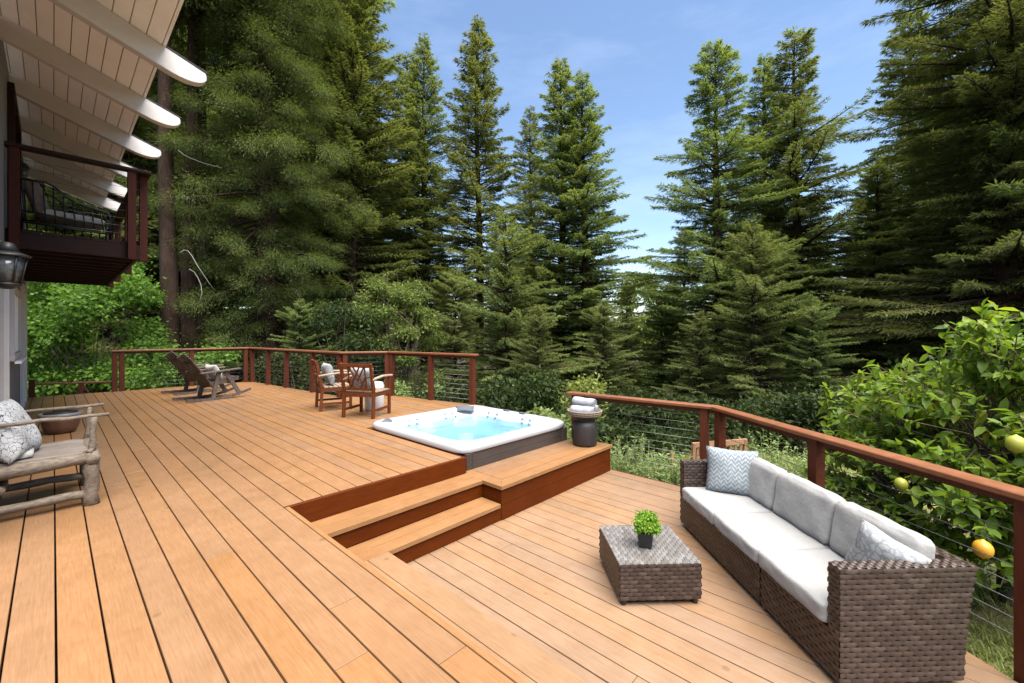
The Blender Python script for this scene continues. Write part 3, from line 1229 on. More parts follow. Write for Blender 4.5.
def flat(o, eu, ev):
    o, eu, ev = Vector(o), Vector(eu), Vector(ev)
    n = eu.cross(ev).normalized()
    return lambda u, v: (o + eu * u + ev * v, n)


def build_sofa():
    Ls, D, HA, HB = 1.87, 0.70, 0.615, 0.275
    t = thing('wicker_sofa', 'long brown wicker sofa with pale grey cushions on the lower deck', 'sofa', (4.03, 1.58, ZL), math.radians(225))
    AW = 0.075          # arm thickness
    split = Ls * 0.655
    def back_y(z):      # the back flares outward with height
        return D - 0.045 + 0.075 * (max(0, z) / HA) ** 2
    # two modules
    for nm, xa, xb, left_arm, right_arm in (('wicker_module', 0, split - .006, True, False), ('wicker_module', split + .006, Ls, False, True)):
        z0 = 0.035
        core = MB()
        core.box((xa + .012, .012, z0 + .01), (xb - .012, D - .06, HB - .01))
        core.box((xa + .012, D - .10, z0 + .01), (xb - .012, D - .06, HA - .02))
        if left_arm:
            core.box((.010, .010, z0 + .01), (AW - .010, D - .06, HA - .012))
        if right_arm:
            core.box((Ls - AW + .010, .010, z0 + .01), (Ls - .010, D - .06, HA - .012))
        co = core.build(nm, M['wicker_core'], t)
        m = MB()
        # front
        fa, fb = (xa, xb)
        weave(m, flat((fa, 0, z0), (1, 0, 0), (0, 0, 1)), fb - fa, HB - z0)
        # back
        weave(m, lambda u, v, xb=xb: ((xb - u, back_y(v + z0), v + z0), (0, 1, 0)), xb - xa, HA - z0)
        # top of the back
        m2x = lambda u, v, xa=xa: ((xa + u, back_y(HA) - .085 + v, HA), (0, 0, 1))
        weave(m, m2x, xb - xa, .085)
        weave(m, lambda u, v, xa=xa: ((xa + u, back_y(HA) - .09, HB + v), (0, -1, 0)), xb - xa, HA - HB)
        for arm, ax, outw in ((left_arm, 0.0, -1), (right_arm, Ls, 1)):
            if not arm:
                continue
            xo = ax
            xi = ax - outw * AW
            if outw > 0:
                def PO(u, v, xo=xo):
                    s = back_y(v + z0) / D
                    return ((xo, u * s, v + z0), (1, 0, 0))
            else:
                def PO(u, v, xo=xo):
                    s = back_y(v + z0) / D
                    return ((xo, (D - u) * s, v + z0), (-1, 0, 0))
            weave(m, PO, D, HA - z0)
            if outw > 0:
                weave(m, flat((xi, D - .06, HB - .05), (0, -1, 0), (0, 0, 1)), D - .06, HA - HB + .05)
                weave(m, flat((xi, 0, HB), (1, 0, 0), (0, 0, 1)), AW, HA - HB)
                weave(m, flat((xi, 0, HA), (1, 0, 0), (0, 1, 0)), AW, D, .05, .025)
            else:
                weave(m, flat((xi, 0, HB - .05), (0, 1, 0), (0, 0, 1)), D - .06, HA - HB + .05)
                weave(m, flat((xo, 0, HB), (1, 0, 0), (0, 0, 1)), AW, HA - HB)
                weave(m, flat((xo, 0, HA), (1, 0, 0), (0, 1, 0)), AW, D, .05, .025)
        # module side faces at the split
        if right_arm:
            weave(m, flat((xa, D - .05, z0), (0, -1, 0), (0, 0, 1)), D - .05, HB - z0)
        m.build('weave', M['wicker'], co)
        f = MB()
        for fx in (xa + .05, xb - .05):
            for fy in (.05, D - .09):
                f = MB()
                f.lathe([(.018, 0), (.022, .006), (.02, .05)], 10, (fx, fy, 0))
                f.build('foot', M['black_metal'], co)
    inner = Ls - 2 * AW
    cw = inner / 3
    for i in range(3):
        m = rounded_box(cw - .006, 0.585, 0.115, 0.026, 12, (0.003, .005, 0.006), i + 1, 0.003)
        o = m.build('seat_cushion', M['sofa_fabric'], t)
        weld(o)
        o.location = (AW + cw * (i + .5), 0.275 - .008, HB + .004)
    for i in range(3):
        m = rounded_box(cw - .010, 0.135, 0.325, 0.036, 12, (0.003, .016, 0.009), i + 9, 0.005)
        o = m.build('back_cushion', M['sofa_fabric'], t)
        weld(o)
        o.location = (AW + cw * (i + .5), 0.50, HB + .112)
        o.rotation_euler = (math.radians(-10), 0, random.uniform(-.02, .02))
    return t


build_sofa()
ex, ey = Vector((-.70711, -.70711, 0)), Vector((.70711, -.70711, 0))
SO = Vector((4.03, 1.58, ZL))


def sofa_pt(x, y, z):
    return SO + ex * x + ey * y + Vector((0, 0, z))


def basis_euler(xa, ya):
    xa, ya = Vector(xa).normalized(), Vector(ya)
    za = xa.cross(ya).normalized()
    ya = za.cross(xa)
    return Matrix((xa, ya, za)).transposed().to_euler()


# pillow at the far arm: leans in the corner, facing along the sofa and outward
xax = (ey * 0.86 + ex * 0.50)
scatter_pillow('scatter_pillow', 'square pillow with blue chevron print leaning in the far corner of the wicker sofa', M['ikat'], .42, .40, .15,
               sofa_pt(.235, .36, HB_ := .275 + .30), basis_euler(xax, Vector((0, 0, 1)) - ex * .22 + ey * .16), 4)
# pillow at the near arm, seen from the side
xax = (ex * 0.86 + ey * 0.50)
scatter_pillow('scatter_pillow', 'grey floral pillow slumped against the near arm of the wicker sofa', M['blot_print'], .31, .31, .14,
               sofa_pt(1.675, .415, .275 + .275), basis_euler(xax * -.94 + Vector((0, 0, .34)), Vector((0, 0, 1)) + ex * .45 + ey * .10), 5)


def build_table():
    w, d, h = 0.565, 0.545, 0.285
    t = thing('coffee_table', 'low square brown wicker coffee table on the lower deck', 'table', (2.945, 1.405, ZL), math.radians(45))
    z0 = .04
    c = MB()
    c.box((-w / 2 + .012, -d / 2 + .012, z0 + .01), (w / 2 - .012, d / 2 - .012, h - .02))
    co = c.build('body', M['wicker_core'], t)
    m = MB()
    for o, eu, ln in (((-w / 2, -d / 2, z0), (1, 0, 0), w), ((w / 2, -d / 2, z0), (0, 1, 0), d), ((w / 2, d / 2, z0), (-1, 0, 0), w), ((-w / 2, d / 2, z0), (0, -1, 0), d)):
        weave(m, flat(o, eu, (0, 0, 1)), ln, h - z0 - .004)
    m.build('weave', M['wicker'], co)
    m = MB()
    weave(m, flat((-w / 2 - .004, -d / 2 - .004, h - .006), (1, 0, 0), (0, 1, 0)), w + .008, d + .008, .060, .024, .004)
    tp = m.build('tabletop', M['wicker_top'], t)
    for sx in (-1, 1):
        for sy in (-1, 1):
            f = MB()
            f.lathe([(.016, 0), (.02, .006), (.018, .06)], 10, (sx * (w / 2 - .03), sy * (d / 2 - .03), 0))
            f.build('foot', M['black_metal'], t)


def wicker_top():
    m, nt, b = new_mat('wicker_top')
    g = N(nt, 'ShaderNodeNewGeometry')
    st = noise(nt, objco(nt, (10, 10, 10)), 6, 2)
    c = ramp(nt, [(0.0, (0.080, 0.070, 0.064)), (0.5, (0.12, 0.108, 0.10)), (1.0, (0.175, 0.165, 0.155))],
             mathn(nt, 'ADD', mathn(nt, 'MULTIPLY', g.outputs['Random Per Island'], 0.75), mathn(nt, 'MULTIPLY', st, 0.3))).outputs[0]
    L(nt, c, b.inputs['Base Color'])
    b.inputs['Roughness'].default_value = 0.4
    return m


M['wicker_top'] = wicker_top()
build_table()


# ----------------------------------------------------------------------------- leaves helper (numpy)
def norm(a):
    return a / np.maximum(np.linalg.norm(a, axis=1, keepdims=True), 1e-6)


def kites(p, d, w_axis, ln, wd, bend=None):
    """one four-point leaf blade per row"""
    n = len(p)
    ln = ln[:, None]
    wd = wd[:, None]
    v = np.empty((n, 4, 3))
    nrm = norm(np.cross(d, w_axis))
    v[:, 0] = p
    v[:, 1] = p + d * ln * .45 + w_axis * wd * .5 + nrm * wd * .18
    v[:, 2] = p + d * ln
    if bend is not None:
        v[:, 2, 2] -= bend
    v[:, 3] = p + d * ln * .45 - w_axis * wd * .5 + nrm * wd * .18
    q = np.arange(n * 4).reshape(n, 4)
    return v.reshape(-1, 3), q


def leafball(n, rng, lobes, ls, lw, shell=.55, up=.5):
    """leaves through the volume of several ellipsoid clumps: lobes = [(x,y,z,rx,ry,rz), ...]"""
    lobes = np.array(lobes, float)
    wgt = (lobes[:, 3] * lobes[:, 4] * lobes[:, 5]) ** (2 / 3)
    idx = rng.choice(len(lobes), n, p=wgt / wgt.sum())
    u = norm(rng.normal(size=(n, 3)))
    r = rng.uniform(0, 1, n) ** shell
    # ragged edge
    r *= 1 + .18 * rng.normal(size=n) * (r > .8)
    p = lobes[idx, :3] + u * r[:, None] * lobes[idx, 3:]
    d = norm(u * .8 + rng.normal(size=(n, 3)) * .7 + np.array([0, 0, -.25]))
    nn = norm(rng.normal(size=(n, 3)) * .7 + np.array([0, 0, up]) + u * .5)
    w = norm(np.cross(d, nn))
    ln = ls * rng.uniform(.6, 1.35, n)
    return kites(p, d, w, ln, ln * lw, bend=ln * .15)


def build_plant():
    t = thing('potted_plant', 'small clipped green boxwood in a black square pot on the wicker table', 'plant', (2.90, 1.385, ZL + .287), math.radians(20))
    m = MB()
    m.add([(-.043, -.043, 0), (.043, -.043, 0), (.043, .043, 0), (-.043, .043, 0), (-.055, -.055, .105), (.055, -.055, .105), (.055, .055, .105), (-.055, .055, .105),
           (-.048, -.048, .105), (.048, -.048, .105), (.048, .048, .105), (-.048, .048, .105), (-.047, -.047, .092), (.047, -.047, .092), (.047, .047, .092), (-.047, .047, .092)],
          [(3, 2, 1, 0)] + [(i, (i + 1) % 4, (i + 1) % 4 + 4, i + 4) for i in range(4)] + [(i + 4, (i + 1) % 4 + 4, (i + 1) % 4 + 8, i + 8) for i in range(4)]
          + [(i + 8, (i + 1) % 4 + 8, (i + 1) % 4 + 12, i + 12) for i in range(4)] + [(12, 13, 14, 15)])
    m.build('pot', M['blackpot'], t, 0.002)
    rng = np.random.default_rng(5)
    lob = [(0, 0, .15, .07, .07, .055)]
    for k in range(16):
        a, e = rng.uniform(0, 2 * PI), rng.uniform(-.3, 1.2)
        lob.append((.075 * math.cos(a) * math.cos(e), .075 * math.sin(a) * math.cos(e), .155 + .055 * math.sin(e), .034, .034, .03))
    v, q = leafball(3400, rng, lob, .017, .6, .3, .3)
    mesh_np('foliage', v, q, M['box'], t)


build_plant()


# ----------------------------------------------------------------------------- hot tub
def build_tub():
    cx, cy = 3.895, 4.435
    t = thing('hot_tub', 'sunken hot tub with white rim, blue water and dark brown cabinet', 'hot tub', (cx, cy, ZL))
    z0 = -ZL
    NS = 96

    def loop(hx, hy, e, z, wob=0.0):
        pts = []
        for k in range(NS):
            a = 2 * PI * k / NS
            c, s = math.cos(a), math.sin(a)
            r = 1.0 / ((abs(c) ** e + abs(s) ** e) ** (1 / e))
            r *= 1 + wob * math.cos(8 * a + PI)
            pts.append((hx * r * c, hy * r * s, z + z0))
        return pts

    def loft(loops, close_last=False):
        m = MB()
        vs = [p for l in loops for p in l]
        fs = []
        for i in range(len(loops) - 1):
            for k in range(NS):
                fs.append((i * NS + k, i * NS + (k + 1) % NS, (i + 1) * NS + (k + 1) % NS, (i + 1) * NS + k))
        if close_last:
            fs.append(tuple(range((len(loops) - 1) * NS, len(loops) * NS)))
        m.add(vs, fs, True)
        return m
    hx, hy = .965, .995
    E = 14
    rim = [loop(hx - .07, hy - .07, E, .006), loop(hx - .008, hy - .008, E, .008), loop(hx, hy, E, .016), loop(hx, hy, E, .060), loop(hx - .010, hy - .010, E, .083), loop(hx - .035, hy - .035, 12, .098),
           loop(hx - .085, hy - .085, 10, .102), loop(hx - .125, hy - .125, 8, .098, .008), loop(hx - .155, hy - .155, 7, .080, .014),
           loop(hx - .185, hy - .185, 6.5, .03, .02), loop(hx - .225, hy - .225, 6, -.04, .035), loop(hx - .27, hy - .27, 5.5, -.12, .04),
           loop(hx - .33, hy - .33, 5, -.18, .03), loop(hx - .42, hy - .42, 4.5, -.20, .02), loop(hx - .50, hy - .50, 4, -.23), loop(hx - .54, hy - .54, 4, -.46), loop(hx - .58, hy - .58, 4, -.52), loop(.05, .05, 2, -.53)]
    m = loft(rim, True)
    shell = m.build('shell', M['shell'], t)
    # moulded head rests on the rim
    for (x, y, rz, s) in ((0.0, .86, 0, 1.0), (-.86, .0, PI / 2, .85)):
        pm = pillow_mb(.30 * s, .135 * s, .05, 3, 12)
        o = pm.build('headrest', M['grey_pad'], t)
        weld(o)
        if x == 0.0:
            o.location = (.60, .78, z0 + .085)
            o.rotation_euler = (math.radians(35), 0, -math.radians(42))
        else:
            o.location = (-.76, .80, z0 + .085)
            o.rotation_euler = (math.radians(28), 0, math.radians(40))
    m = MB()
    for (x, y) in ((.86, .10), (.86, -.22)):
        m = rounded_box(.05, .11, .02, .009, 6)
        o = m.build('control', M['grey_pad'], t)
        weld(o)
        o.location = (x, y, z0 + .098)
    # jets on the walls
    rng = random.Random(4)
    jets = []
    for side in range(4):
        for g in (-.42, -.28, .26, .40):
            for zz in (.05, -.0):
                jets.append((side, g + rng.uniform(-.03, .03), zz))
    for side, g, zz in jets:
        inset = .166 if zz > 0.01 else .198
        if side == 0:
            p, d = Vector((hx - inset, g, zz + z0)), Vector((-1, 0, .25))
        elif side == 1:
            p, d = Vector((g, hy - inset, zz + z0)), Vector((0, -1, .25))
        elif side == 2:
            p, d = Vector((-hx + inset, g, zz + z0)), Vector((1, 0, .25))
        else:
            p, d = Vector((g, -hy + inset, zz + z0)), Vector((0, 1, .25))
        m = MB()
        m.tube([p, p + d.normalized() * .014], [.019, .016], 12)
        o = m.build('jet', M['jet'], t)
    # deeper jet clusters in the corner seats
    for (x, y) in ((.52, .62), (.60, .50), (.44, .68), (-.56, -.30), (-.50, .46)):
        m = MB()
        m.lathe([(.035, 0), (.035, .012), (.012, .016)], 14, (x, y, z0 - .205))
        m.build('jet', M['jetdark'], t)
    # floating dispenser lines: filter grille at the near wall
    m = MB()
    w = loop(hx - .210, hy - .210, 6.2, -.018, .03)
    c = MB()
    vs = [(0, 0, -.018 + z0)] + w
    c.add(vs, [(0, k + 1, (k + 1) % NS + 1) for k in range(NS)], True)
    c.build('water', M['water'], t)
    # cabinet
    c = MB()
    chx, chy, zb = .895, .965, 0.02
    bx0, bx1, by0 = -chx, chx + .01, -chy - .012
    n = 5
    H = z0 + .004 - zb
    for i in range(n):
        a, b = zb + H * i / n, zb + H * (i + 1) / n - .004
        c.box((bx0 + .11, by0, a), (bx1 - .07, by0 + .02, b))
        c.box((bx1 - .02, by0 + .10, a), (bx1, chy - .06, b))
        c.box((bx0, by0 + .10, a), (bx0 + .02, chy - .06, b))
    cab = c.build('cabinet', M['cabinet'], t, 0.002)
    for (px, py) in ((bx0 + .055, by0 + .055), (bx1 - .035, by0 + .05), (bx1 - .04, chy - .03), (bx0 + .05, chy - .03)):
        m = MB()
        for k in range(5):
            xx = px - .05 + .0215 * k
            m.box((xx, py - .06, zb), (xx + .017, py + .045, zb + H))
        m.build('corner_post', M['cabinet'], cab, 0.003)
    m = MB()
    m.box((bx0 + .03, by0 + .03, zb), (bx1 - .03, chy - .07, zb + .10))
    m.build('base', M['black_metal'], cab)
    m = MB()
    m.prism([(bx0 + .025, by0 + .025), (bx1 - .025, by0 + .025), (bx1 - .025, by0 + .03), (bx0 + .025, by0 + .03)], zb + .1, zb + H)
    m.build('liner', M['black_metal'], cab)


build_tub()


# ----------------------------------------------------------------------------- drum stool, basket and towels
def build_drum():
    z = -R1 + .001
    x, y = 4.77, 3.13
    t = tag(MB_lathe := None, None) if False else None
    m = MB()
    m.lathe([(.14, 0), (.152, .006), (.158, .03), (.166, .13), (.166, .22), (.160, .265), (.146, .298), (.126, .318), (.116, .328), (.116, .336), (.130, .350), (.148, .368), (.152, .376), (.148, .38), (.10, .381)], 40)
    o = m.build('drum_stool', M['drum'])
    o.location = (x, y, z)
    tag(o, 'dark waisted drum stool standing on the end of the timber ledge', 'stool')
    t = thing('round_basket', 'shallow round woven basket on top of the dark drum stool', 'basket', (x, y, z + .382))
    m = MB()
    m.lathe([(.15, 0), (.19, .008), (.215, .045), (.222, .072), (.212, .074), (.205, .05), (.18, .018), (.02, .014)], 40)
    m.build('bowl', M['basket'], t)
    m = MB()
    for j, zz in enumerate((.02, .045, .070)):
        pts = []
        for k in range(73):
            a = 2 * PI * k / 72
            r = (.205, .217, .222)[j] + .004 * math.sin(k * PI / 2 * 1.5)
            pts.append((r * math.cos(a), r * math.sin(a), zz + .003 * math.cos(k * PI * .75)))
        m.tube(pts, .008, 6)
    m.build('coil', M['basket'], t)
    # rolled towels
    def roll(label, loc, rz, tilt, r=.063, ln=.31):
        m = MB()
        pts = []
        turns = 2.6
        nn = 70
        prof = []
        for k in range(nn + 1):
            a = k / nn * turns * 2 * PI
            rr = r * (.22 + .78 * k / nn)
            prof.append((rr * math.cos(a), rr * math.sin(a)))
        th = .007
        inn = [((1 - th / max(.012, math.hypot(px, pz))) * px, (1 - th / max(.012, math.hypot(px, pz))) * pz) for px, pz in prof]
        NL = 8
        vs, fs = [], []
        full = prof + inn[::-1]
        K = len(full)
        for i in range(NL + 1):
            yy = -ln / 2 + ln * i / NL
            bul = 1 + .05 * math.sin(i * 1.3)
            for px, pz in full:
                vs.append((px * bul, yy + .006 * math.sin(px * 60), pz * bul))
        for i in range(NL):
            for k in range(K):
                fs.append((i * K + k, i * K + (k + 1) % K, (i + 1) * K + (k + 1) % K, (i + 1) * K + k))
        for e in (0, NL):
            for k in range(nn):
                q = (e * K + k, e * K + k + 1, e * K + K - 2 - k, e * K + K - 1 - k)
                fs.append(q)
        m.add(vs, fs, True)
        o = m.build('rolled_towel', M['towel'])
        o.location = loc
        o.rotation_euler = (tilt, 0, rz)
        tag(o, label, 'towel', 'rolled towels in the basket')
    # rolls lie with their ends towards the viewer's right
    rz = math.radians(12)
    dv = Vector((math.cos(rz), math.sin(rz), 0))
    c = Vector((x, y, z + .382))
    roll('rolled grey towel lying lowest in the basket at the front', c - dv * .062 + Vector((0, 0, .080)), rz, 0)
    roll('rolled grey towel lying low in the basket behind', c + dv * .074 + Vector((0, 0, .080)), rz + .05, 0)
    roll('rolled pale towel stacked on top of the other towels', c + Vector((-0.005, 0.0, .182)), rz - .12, .03, .060)


build_drum()


# ----------------------------------------------------------------------------- teak armchairs
def make_teak(name, label, loc, rz, seat_mat, group):
    """local: the chair faces +x, back at x=0, width along y"""
    t = thing(name, label, 'chair', loc, rz, group)
    w, dp, hs, hb, ha = .56, .47, .40, .84, .62
    tk, tg = M['teak'], M['teak_grey']
    for sy in (-1, 1):
        y = sy * (w / 2 - .025)
        m = MB()
        m.beam((-.02, y, 0), (0.0, y, hs), .042, .046, (1, 0, 0))
        m.beam((0.0, y, hs - .02), (-.09, y, hb), .042, .044, (1, 0, 0))
        m.build('leg', tk, t, .004)
        m = MB()
        m.beam((dp - .02, y, 0), (dp - .02, y, ha - .02), .042, .042, (1, 0, 0))
        m.build('leg', tk, t, .004)
        m = MB()
        m.beam((-.06, y, ha - .03), (dp * .55, y, ha + .005), .055, .026)
        m.beam((dp * .54, y, ha + .005), (dp + .045, y, ha - .005), .062, .028)
        m.build('armrest', tg, t, .006)
        m = MB()
        m.beam((0, y, .12), (dp - .02, y, .12), .022, .035)
        m.build('stretcher', tk, t)
        m = MB()
        m.beam((.01, y, hs - .045), (dp - .03, y, hs - .045), .024, .06)
        m.build('side_rail', tk, t)
    m = MB()
    m.beam((.0, -w / 2 + .05, hs - .045), (.0, w / 2 - .05, hs - .045), .026, .065)
    m.beam((dp - .02, -w / 2 + .05, hs - .045), (dp - .02, w / 2 - .05, hs - .045), .026, .06)
    m.build('seat_rail', tk, t)
    m = MB()
    for k in range(6):
        x = .035 + .075 * k
        m.box((x, -w / 2 + .01, hs - .012), (x + .062, w / 2 - .01, hs + .006))
    m.build('seat', tg, t, .003)
    # lattice back between the posts
    b = MB()
    def bp(u, v):      # u across -1..1, v 0..1 up
        z = hs + .03 + (hb - hs - .05) * v
        x = -.09 * (z - hs) / (hb - hs)
        return (x, u * (w / 2 - .05), z)
    b.beam(bp(-1.06, .97), bp(1.06, .97), .03, .055)
    b.build('back_rail', tk, t, .004)
    b = MB()
    b.beam(bp(-1.06, 0.03), bp(1.06, 0.03), .026, .045)
    b.build('back_rail', tk, t, .004)
    b = MB()
    for p, q in (((-.62, .05), (-.62, .95)), ((.62, .05), (.62, .95)), ((-.62, .05), (.28, .95)), ((.62, .05), (-.28, .95)), ((-.62, .95), (.0, .34)), ((.62, .95), (.0, .34)),
                 ((-.62, .5), (-.15, .05)), ((.62, .5), (.15, .05)), ((-1, .5), (-.62, .5)), ((1, .5), (.62, .5))):
        b.beam(bp(*p), bp(*q), .014, .024, (1, 0, 0))
    b.build('lattice', tk, t)
    return t


ca = make_teak('teak_armchair', 'teak armchair with lattice back and grey pillow, nearer the deck corner', (3.10, 7.36, 0), math.radians(-15), None, 'teak armchairs by the railing')
cb = make_teak('teak_armchair', 'teak armchair seen square from its lattice back, beside the white stool', (3.19, 6.17, 0), math.radians(29), None, 'teak armchairs by the railing')
scatter_pillow('scatter_pillow', 'grey patterned pillow on the teak armchair nearer the deck corner', M['blot_print'], .40, .38, .14,
               (3.23, 7.33, .60), basis_euler(Vector((.26, .966, 0)), Vector((-.22, .06, 1))), 6)
scatter_pillow('scatter_pillow', 'grey patterned pillow behind the lattice back of the teak armchair by the white stool', M['blot_print'], .40, .36, .13,
               (3.30, 6.24, .59), basis_euler(Vector((-.485, .874, 0)), Vector((-.2, -.1, 1))), 8)

m = MB()
m.lathe([(.12, 0), (.138, .006), (.15, .03), (.158, .16), (.160, .24), (.158, .32), (.150, .44), (.138, .465), (.10, .475), (.02, .477)], 32)
o = m.build('garden_stool', M['ceramic'])
o.location = (3.70, 6.62, 0)
tag(o, 'white glazed garden stool between the teak armchairs', 'stool')


# ----------------------------------------------------------------------------- rocking chairs
def make_rocker(label, loc, rz):
    """local: faces +x; rockers on the ground"""
    t = thing('rocking_chair', label, 'rocking chair', loc, rz, 'weathered rocking chairs on the deck')
    g = M['grey_wood']
    for sy in (-1, 1):
        y = sy * .27
        m = MB()
        pts = []
        for k in range(11):
            u = k / 10
            x = -.42 + 1.14 * u
            z = .022 + .22 * (u - .40) ** 2 * (1.6 if u > .4 else .55)
            pts.append((x, z))
        for a, b in zip(pts[:-1], pts[1:]):
            m.beam((a[0] - .004, y, a[1]), (b[0] + .004, y, b[1]), .032, .045)
        m.build('rocker', g, t)
        m = MB()
        m.beam((.02, y, .03), (.13, y, .54), .035, .07, (1, 0, 0))
        m.build('leg', g, t)
        m = MB()
        m.beam((.52, y, .06), (.24, y, .54), .035, .07, (1, 0, 0))
        m.build('leg', g, t)
        m = MB()
        m.beam((-.20, y * 1.06, .53), (.50, y * 1.12, .585), .10, .028)
        m.build('armrest', g, t, .006)
        m = MB()
        m.beam((-.02, y * .86, .30), (.50, y * .86, .40), .03, .08)
        m.build('side_rail', g, t)
    for k in range(7):
        m = MB()
        u = -.225 + .075 * k
        top = .92 - .03 * abs(k - 3)
        m.beam((.05, u, .24), (-.36, u * 1.08, top), .066, .018, (.4, 0, .7))
        m.build('back_slat', g, t)
    m = MB()
    m.beam((-.10, -.27, .53), (-.10, .27, .53), .05, .025)
    m.beam((-.265, -.27, .74), (-.265, .27, .74), .05, .022)
    m.build('back_brace', g, t)
    m = MB()
    for k in range(7):
        x = .06 + .07 * k
        z = .325 + .10 * (x - .06) / .5
        m.beam((x, -.25, z), (x, .25, z), .06, .02)
    m.build('seat', g, t)
    return t


fr = math.radians(33)
make_rocker('weathered grey rocking chair standing nearer the camera', (2.03, 10.12, 0), math.radians(12))
make_rocker('weathered grey rocking chair half hidden behind the first', (2.05, 11.5, 0), math.radians(14))
scatter_pillow('scatter_pillow', 'pale pillow on the seat of the nearer rocking chair', M['cush_white'], .38, .34, .13, (2.18, 10.14, .52), basis_euler(Vector((-.2, .98, 0)), Vector((-.40, -.05, .9))), 14)


# ----------------------------------------------------------------------------- twig armchair
def build_twig():
    t = thing('twig_armchair', 'rustic grey log armchair facing right at the left edge', 'armchair', (0.2, 4.55, 0), 0)
    # local x to the right (front of the seat at x=0), y to the back
    W_ = .62
    g = M['twig']
    rng = random.Random(9)

    def log(p, q, r, name, n=6, taper=.9, wob=.008):
        p, q = Vector(p), Vector(q)
        pts, rad = [], []
        for k in range(n + 1):
            u = k / n
            c = p.lerp(q, u) + Vector((rng.uniform(-wob, wob), rng.uniform(-wob, wob), rng.uniform(-wob, wob)))
            pts.append(c)
            rad.append(r * (1 + (taper - 1) * u) * rng.uniform(.9, 1.1))
        m = MB()
        m.tube(pts, rad, 10)
        return m.build(name, g, t)
    for y in (0.0, W_):
        log((0, y, 0), (0, y, .40), .047, 'leg', 6, .92)
        log((0.0, y, .38), (0.015, y, .665), .022, 'arm_post', 5, .85, .004)
        log((-.85, y, .0), (-.83, y, .42), .045, 'leg', 6, .92)
        log((-.83, y, .40), (-.99, y, 1.0), .032, 'back_post', 6, .8)
        log((.10, y, .672), (-.92, y, .665), .0135, 'armrest', 9, 1.15, .006)
        log((.0, y, .355), (-.85, y, .335), .045, 'side_rail', 8, 1.05)
        log((.0, y, .085), (-.85, y, .10), .03, 'stretcher', 8, 1.0)
    log((0, -.05, .36), (0, W_ + .05, .36), .042, 'front_rail', 6, 1.0)
    log((-.45, -.02, .22), (-.45, W_ + .02, .22), .028, 'cross_brace', 6, 1.0)
    log((-.98, -.03, .97), (-.98, W_ + .03, .97), .03, 'back_rail', 6)
    log((-.86, -.03, .50), (-.86, W_ + .03, .50), .03, 'back_rail', 6)
    for k in range(5):
        y = .08 + .115 * k
        log((-.86, y, .50), (-.98, y, .97), .016, 'back_stick', 5)
    log((-.02, -.045, .40), (.035, .05, .45), .018, 'knot', 3)
    m = MB()
    for k in range(6):
        y = .02 + (W_ - .04) * k / 6
        m.box((-.86, y, .375), (.012, y + (W_ - .04) / 6 - .008, .398))
    o = m.build('seat', M['grey_light'], t, .004)
    return t


M['grey_light'] = mat_wood('silver_plank', (0.13, 0.108, 0.093), (0.22, 0.195, 0.175), (2, 16, 16), 0.7, 0.15, 0.7)
build_twig()
scatter_pillow('scatter_pillow', 'white pillow with dark twig print, front one on the log armchair', M['branch_print'], .46, .44, .18,
               (-.22, 4.76, .60), basis_euler(Vector((.30, .95, 0)), Vector((-.35, .10, .9))), 21, 'twig print pillows')
scatter_pillow('scatter_pillow', 'white pillow with dark twig print, rear one behind another on the log armchair', M['branch_print'], .46, .46, .18,
               (-.33, 5.02, .62), basis_euler(Vector((.05, 1, 0)), Vector((-.45, -.1, .9))), 22, 'twig print pillows')
m = rounded_box(.55, .52, .05, .022, 8, (0, 0, .006))
o = m.build('seat_pad', M['cush_white'])
weld(o)
o.location = (-.37, 4.87, .401)
tag(o, 'thin ivory seat pad on the log armchair under the pillows', 'cushion')

# copper fire bowl
t = thing('fire_bowl', 'round copper pot with dull metal rim and lid behind the log armchair', 'fire bowl', (0.07, 8.1, 0))
t.scale = (.82, .82, .82)
m = MB()
m.lathe([(.13, 0), (.17, .015), (.205, .10), (.225, .20), (.232, .27), (.22, .272), (.02, .25)], 36)
m.build('bowl', M['copper'], t)
m = MB()
m.lathe([(.228, .262), (.25, .268), (.256, .285), (.25, .315), (.235, .325), (.222, .318), (.02, .312)], 36)
m.build('rim', M['potrim'], t)
m = MB()
m.lathe([(.20, .319), (.19, .335), (.12, .348), (.02, .35)], 36)
m.tube([(-.07, 0, .345), (-.07, 0, .39), (-.04, 0, .40), (.04, 0, .40), (.07, 0, .39), (.07, 0, .345)], .008, 6)
m.build('lid', M['black_metal'], t)


